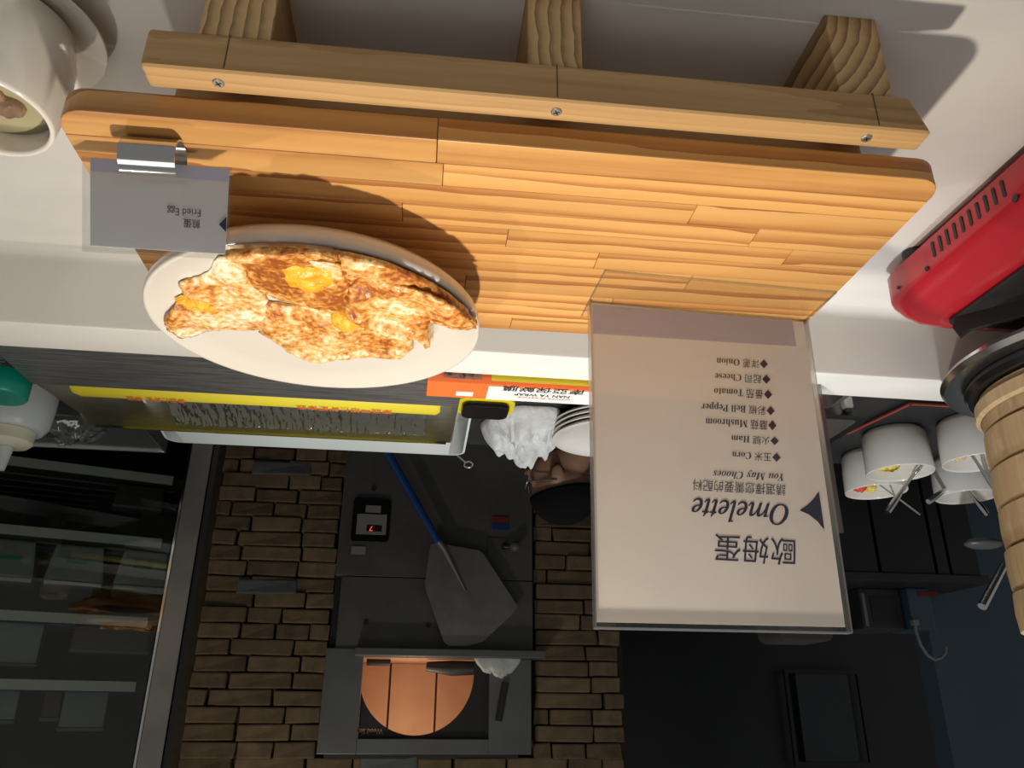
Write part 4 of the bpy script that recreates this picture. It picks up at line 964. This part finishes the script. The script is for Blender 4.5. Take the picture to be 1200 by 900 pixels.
for s in (-1, 1):
    sh_ = nb + lf * s * .17 + Vector((-.03, 0, -.05)); cap(m_, nb, sh_, .06, .058)
    kn = pv_ + fw * .40 + lf * s * .16 + Vector((0, 0, .16)); an = Vector((pv_.x, pv_.y, FLOORZ + .08)) + fw * .22 + lf * s * .13
    cap(m_, pv_ + lf * s * .08, kn, .085, .058); cap(m_, kn, an, .055, .038)
    cap(m_, an + Vector((0, 0, -.04)), an + fw * .16 + Vector((0, 0, -.05)), .038, .030)
    el = sh_ + fw * .10 + lf * s * .05 + Vector((0, 0, -.24)); wr = el + fw * .24 - lf * s * .08 + Vector((0, 0, .02))
    cap(m_, sh_, el, .050, .040); cap(m_, el, wr, .038, .026)
    pa = wr + fw * .07; cap(m_, wr, pa, .026, .032)
    for k in range(4):
        b_ = pa + fw * .02 + lf * (.024 - .016 * k); L = (.065, .075, .07, .055)[k]
        cap(m_, b_, b_ + fw * L * .55 + Vector((0, 0, -.006)), .010, .009); cap(m_, b_ + fw * L * .55 + Vector((0, 0, -.006)), b_ + fw * L * .8 + Vector((0, 0, -.03)), .009, .008)
    cap(m_, wr + fw * .03 - lf * s * .02, wr + fw * .07 - lf * s * .05 + Vector((0, 0, -.01)), .011, .009)
body = remeshed(m_, 'body', 'skin', ps, .0075)
# hair: cap over the skull, long at the nape side, clear of face and ears
m_ = MB(); vs = []; fs = []; SG, RGn = 40, 18
for i in range(RGn + 1):
    for k in range(SG):
        a = 2 * PI * k / SG; fr_ = .5 + .5 * math.cos(a)           # 1 = front
        lim = PI * (.60 - .20 * fr_ ** 1.0); ph = lim * i / RGn
        r1 = .109; 
        f_, l_, u_ = -.014 + .107 * math.sin(ph) * math.cos(a), .084 * math.sin(ph) * math.sin(a), .032 + .098 * math.cos(ph)
        vs.append(hp(f_, l_, u_))
    
for k in range(SG):
    a = 2 * PI * k / SG; fr_ = .5 + .5 * math.cos(a); ph = PI * (.60 - .20 * fr_); vs.append(hp(-.014 + .085 * math.sin(ph) * math.cos(a), .066 * math.sin(ph) * math.sin(a), .034 + .085 * math.cos(ph)))
for i in range(RGn + 1):
    for k in range(SG): k2 = (k + 1) % SG; fs.append((i * SG + k, (i + 1) * SG + k, (i + 1) * SG + k2, i * SG + k2))
m_.add(vs, fs).build('hair', 'hair', ps, smooth='all')
for s in (-1, 1):
    pass
gl = MB()
for s in (-1, 1):
    c_ = hp(.100, s * .034, .012); ring = [c_ + lf * (.026 * math.cos(2 * PI * k / 20)) * 1 + uv * (.020 * math.sin(2 * PI * k / 20)) - fw * (.012 * abs(math.cos(2 * PI * k / 20)) if math.cos(2 * PI * k / 20) * s > 0 else 0) for k in range(21)]
    gl.tube(ring, .0022, 8)
    gl.tube([hp(.090, s * .060, .016), hp(.03, s * .080, .014), hp(-.01, s * .084, .012)], .0022, 8)
gl.tube([hp(.101, -.010, .014), hp(.101, .010, .014)], .002, 8)
gl.build('glasses', 'glasses_frame', ps, smooth=True)
m_ = MB(); cap(m_, nb + Vector((0, 0, -.02)), ch, .095, .155); cap(m_, ch, pv_, .155, .158)
for s in (-1, 1):
    sh_ = nb + lf * s * .17 + Vector((-.03, 0, -.05)); el = sh_ + fw * .10 + lf * s * .05 + Vector((0, 0, -.24)); cap(m_, nb + Vector((0, 0, -.03)), sh_, .07, .072); cap(m_, sh_, el, .064, .054)
remeshed(m_, 'shirt', 'black_cloth', ps, .012)
m_ = MB()
for s in (-1, 1):
    kn = pv_ + fw * .40 + lf * s * .16 + Vector((0, 0, .16)); an = Vector((pv_.x, pv_.y, FLOORZ + .08)) + fw * .22 + lf * s * .13
    cap(m_, pv_ + lf * s * .08, kn, .10, .070); cap(m_, kn, an + Vector((0, 0, .03)), .068, .052)
m_.ell(pv_, .165, .165, .15); remeshed(m_, 'trousers', 'black_cloth', ps, .012)

# ================================================================ GLASS FRIDGE
fa = math.radians(20)
FP = PY(205, 700, 1.95); FP.z = 0
du = Vector((math.cos(fa), -math.sin(fa), 0)); dn = Vector((-math.sin(fa), -math.cos(fa), 0))    # along the front, outwards
fr = thing('display_fridge', (FP + du * .5 - dn * .3) + Vector((0, 0, FLOORZ)), 'dark glass fronted fridge with steel frame and pale shelf edges', 'fridge')
def fb(name, mat, u0, u1, d0, d1, z0, z1, par=None, bevel=0, **k):
    p = [FP + du * u + dn * d_ + Vector((0, 0, z)) for z in (z0, z1) for u, d_ in ((u0, d0), (u1, d0), (u1, d1), (u0, d1))]
    return MB().hexa(p).build(name, mat, par if par else fr, bevel=bevel)
def FQ(px, py, d_=0): return PP(px, py, FP + dn * d_, dn)
def fu(px, py, d_=0): q = FQ(px, py, d_) - FP; return q.dot(du), q.z
FZ0, FZ1 = -.86, 1.05
fb('frame_stile', 'fridge_frame', -.028, .020, -.03, .012, FZ0, FZ1, bevel=.003)
fb('frame_edge', 'steel_polished', .021, .026, -.012, .006, FZ0, FZ1)
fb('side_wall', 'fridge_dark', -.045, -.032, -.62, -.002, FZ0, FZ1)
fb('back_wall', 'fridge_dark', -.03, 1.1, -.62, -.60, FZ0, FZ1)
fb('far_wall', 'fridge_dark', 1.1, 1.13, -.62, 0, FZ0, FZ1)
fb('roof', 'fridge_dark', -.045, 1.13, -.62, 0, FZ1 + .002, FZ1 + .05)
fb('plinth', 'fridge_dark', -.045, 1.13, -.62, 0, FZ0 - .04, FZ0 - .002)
fb('glass_door', 'fridge_glass', .028, 1.09, -.006, -.001, FZ0 + .01, FZ1 - .01)
sh_z = []
for (px, py) in ((100, 551), (100, 629), (100, 726), (100, 804)):
    u_, z_ = fu(px, py, -.07); sh_z.append(z_)
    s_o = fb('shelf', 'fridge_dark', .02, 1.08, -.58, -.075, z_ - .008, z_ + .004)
    fb('shelf_edge', 'shelf_grey', .045, 1.08, -.074, -.066, z_ - .011, z_ + .010, par=s_o)
    for k in range(5): fb('shelf_wire', 'grey_plastic', .03, 1.08, -.16 - .07 * k, -.155 - .07 * k, z_ + .005, z_ + .009, par=s_o)
# white boxes with green labels hanging below / standing on shelf two
zb = sh_z[1]
bi = 0
for (pa_, pb_) in ((197, 140), (122, 58), (40, -20)):
    u0, _ = fu(pa_, 660, -.14); u1, _ = fu(pb_, 660, -.14); z_ = zb + .0095
    u0, u1 = min(u0, u1), max(u0, u1)
    base_ = FP + du * (u0 + u1) / 2 + dn * -.22 + Vector((0, 0, z_))
    bi += 1
    t_ = thing('food_container', base_, 'grey container with green-striped label in the fridge, %s' % ('nearest the steel frame', 'middle of the three', 'farthest from the steel frame')[bi - 1], 'container', 'labelled containers in the fridge')
    p = [FP + du * u + dn * d_ + Vector((0, 0, z)) for z, e_ in ((z_, .006), (z_ + .085, -.006)) for u, d_ in ((u0 + e_, -.30), (u1 - e_, -.30), (u1 - e_, -.14), (u0 + e_, -.14))]
    MB().hexa(p).build('tub', 'fridge_box', t_, bevel=.006)
    fb('tub_lid', 'shelf_grey', u0 - .003, u1 + .003, -.302, -.134, z_ + .0855, z_ + .094, par=t_, bevel=.002)
    cu_ = (u0 + u1) / 2; fb('label_plate', 'label_dim', cu_ - .022, cu_ + .022, -.1395, -.1375, z_ + .018, z_ + .040, par=t_); fb('green_stripe', 'green_plastic', cu_ - .022, cu_ + .022, -.1375, -.1365, z_ + .036, z_ + .044, par=t_)
for k, (pa_, pb_, zi, hgt, dd, mt_, lab) in enumerate(((185, 95, 2, .05, .3, 'photo_brown', 'low brown carton on the third fridge shelf'), (150, 100, 3, .075, .25, 'label_dim', 'pale paper box on the top fridge shelf'), (98, 78, 3, .055, .25, 'photo_brown', 'small reddish carton beside the pale paper box'),
                                              (50, 5, 3, .06, .22, 'fridge_box', 'grey tub near the frame end of the top fridge shelf'), (60, -10, 2, .085, .3, 'fridge_box', 'grey tub on the third fridge shelf'), (170, 110, 0, .05, .3, 'fridge_dark', 'black crate on the lowest fridge shelf'))):
    u0, _ = fu(pa_, 700, -.12); u1, _ = fu(pb_, 700, -.12); u0, u1 = min(u0, u1), max(u0, u1); z_ = sh_z[zi] + .0095
    t_ = thing('fridge_box', FP + du * (u0 + u1) / 2 + dn * -.2 + Vector((0, 0, z_)), lab, 'box')
    fb('box_body', mt_, u0, u1, -.12 - dd * .6, -.12, z_, z_ + hgt, par=t_, bevel=.004); fb('box_lid', 'grey_plastic', u0 - .002, u1 + .002, -.122 - dd * .6, -.118, z_ + hgt + .0003, z_ + hgt + .008, par=t_, bevel=.002)

# ================================================================ DARK LEFT SIDE: cabinets, hook, boxes
cz = PY(1000, 680, 2.9)
cbL = thing('dark_cabinet', (-1.6, 3.0, FLOORZ), 'low black cabinet run with seamed doors in the dark corner', 'cabinet')
zc = PY(1000, 676, 2.75).z
xs_ = [-2.02, PY(1140, 620, 2.75).x, PY(1088, 620, 2.75).x, PY(1023, 620, 2.75).x, -1.05]
xs_ = sorted(xs_)
for k in range(4):
    d_ = MB().box(xs_[k] + .006, xs_[k + 1] - .006, 2.75, 2.772, FLOORZ + .08, zc - .02).build('door', 'dark_cabinet', cbL, bevel=.003)
MB().box(xs_[0], xs_[-1], 2.773, 3.4, FLOORZ, zc - .016).build('carcass', 'black', cbL)
MB().box(xs_[0], xs_[-1] + .02, 2.72, 3.42, zc - .015, zc + .015).build('cabinet_top', 'cabinet_top', cbL, bevel=.003)
def blk(name, label, cat, px0, px1, py0, py1, Y, dep, mat, z0=None, parts=None):
    a, b = PY(px0, py0, Y), PY(px1, py1, Y); x0, x1 = min(a.x, b.x), max(a.x, b.x); z0 = zc + .0155 if z0 is None else z0; z1 = max(a.z, b.z)
    t = thing(name, ((x0 + x1) / 2, Y + dep / 2, z0), label, cat)
    MB().box(x0, x1, Y, Y + dep, z0, z1).build('casing', mat, t, bevel=.006)
    return t, x0, x1, z0, z1
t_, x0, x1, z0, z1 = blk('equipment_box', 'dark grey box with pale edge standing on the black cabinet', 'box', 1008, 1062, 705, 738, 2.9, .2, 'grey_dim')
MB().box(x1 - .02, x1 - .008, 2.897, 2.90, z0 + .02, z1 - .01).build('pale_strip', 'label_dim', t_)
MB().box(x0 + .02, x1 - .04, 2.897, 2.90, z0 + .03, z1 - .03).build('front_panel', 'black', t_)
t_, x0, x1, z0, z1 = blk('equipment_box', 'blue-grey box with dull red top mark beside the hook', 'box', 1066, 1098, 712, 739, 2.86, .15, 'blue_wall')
MB().box(x0 - .03, x0 + .05, 2.857, 2.86, z0 + .012, z0 + .03).build('red_mark', 'red_dull', t_)
q = PY(950, 745, 2.95)
bsk = thing('bread_bin', (q.x, 3.05, zc + .016), 'dim beige bin peeking past the menu top edge', 'bin')
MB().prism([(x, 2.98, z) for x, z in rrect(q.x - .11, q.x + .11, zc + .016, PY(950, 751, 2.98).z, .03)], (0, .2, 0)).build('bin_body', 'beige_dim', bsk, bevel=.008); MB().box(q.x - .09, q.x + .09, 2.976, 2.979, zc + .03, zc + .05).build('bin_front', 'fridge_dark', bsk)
# hook
hk = thing('wall_hook', PY(1074, 738, 2.84), 'thin curved grey hook curling up in the dark corner', 'hook')
m_ = MB(); pts_ = [(1072, 730), (1074, 742), (1079, 756), (1087, 768), (1095, 773), (1103, 771), (1108, 765), (1108.5, 758)]
m_.tube([PY(x, y, 2.84) for x, y in pts_], .0055, 10); m_.build('hook_rod', 'hook_grey', hk, smooth=True)
MB().box(PY(1074, 735, 2.84).x - .012, PY(1074, 735, 2.84).x + .012, 2.835, 2.858, PY(1074, 726, 2.84).z, PY(1074, 733, 2.84).z).build('hook_mount', 'hook_grey', hk, bevel=.003)
# far dark window pane framed
wn = tag(MB().box(PY(1000, 840, 4.55).x, PY(938, 840, 4.55).x, 4.55, 4.58, PY(970, 790, 4.55).z, PY(970, 893, 4.55).z).build('window_1', 'dark_pane'), kind='structure')
a, b = PY(1003, 790, 4.54), PY(935, 893, 4.54)
for (x0, x1, z0, z1) in ((a.x - .02, a.x, a.z - .02, b.z + .02), (b.x, b.x + .02, a.z - .02, b.z + .02), (a.x, b.x, a.z - .02, a.z), (a.x, b.x, b.z, b.z + .02)):
    MB().box(x0, x1, 4.53, 4.55, z0, z1).build('window_frame', 'black', wn)
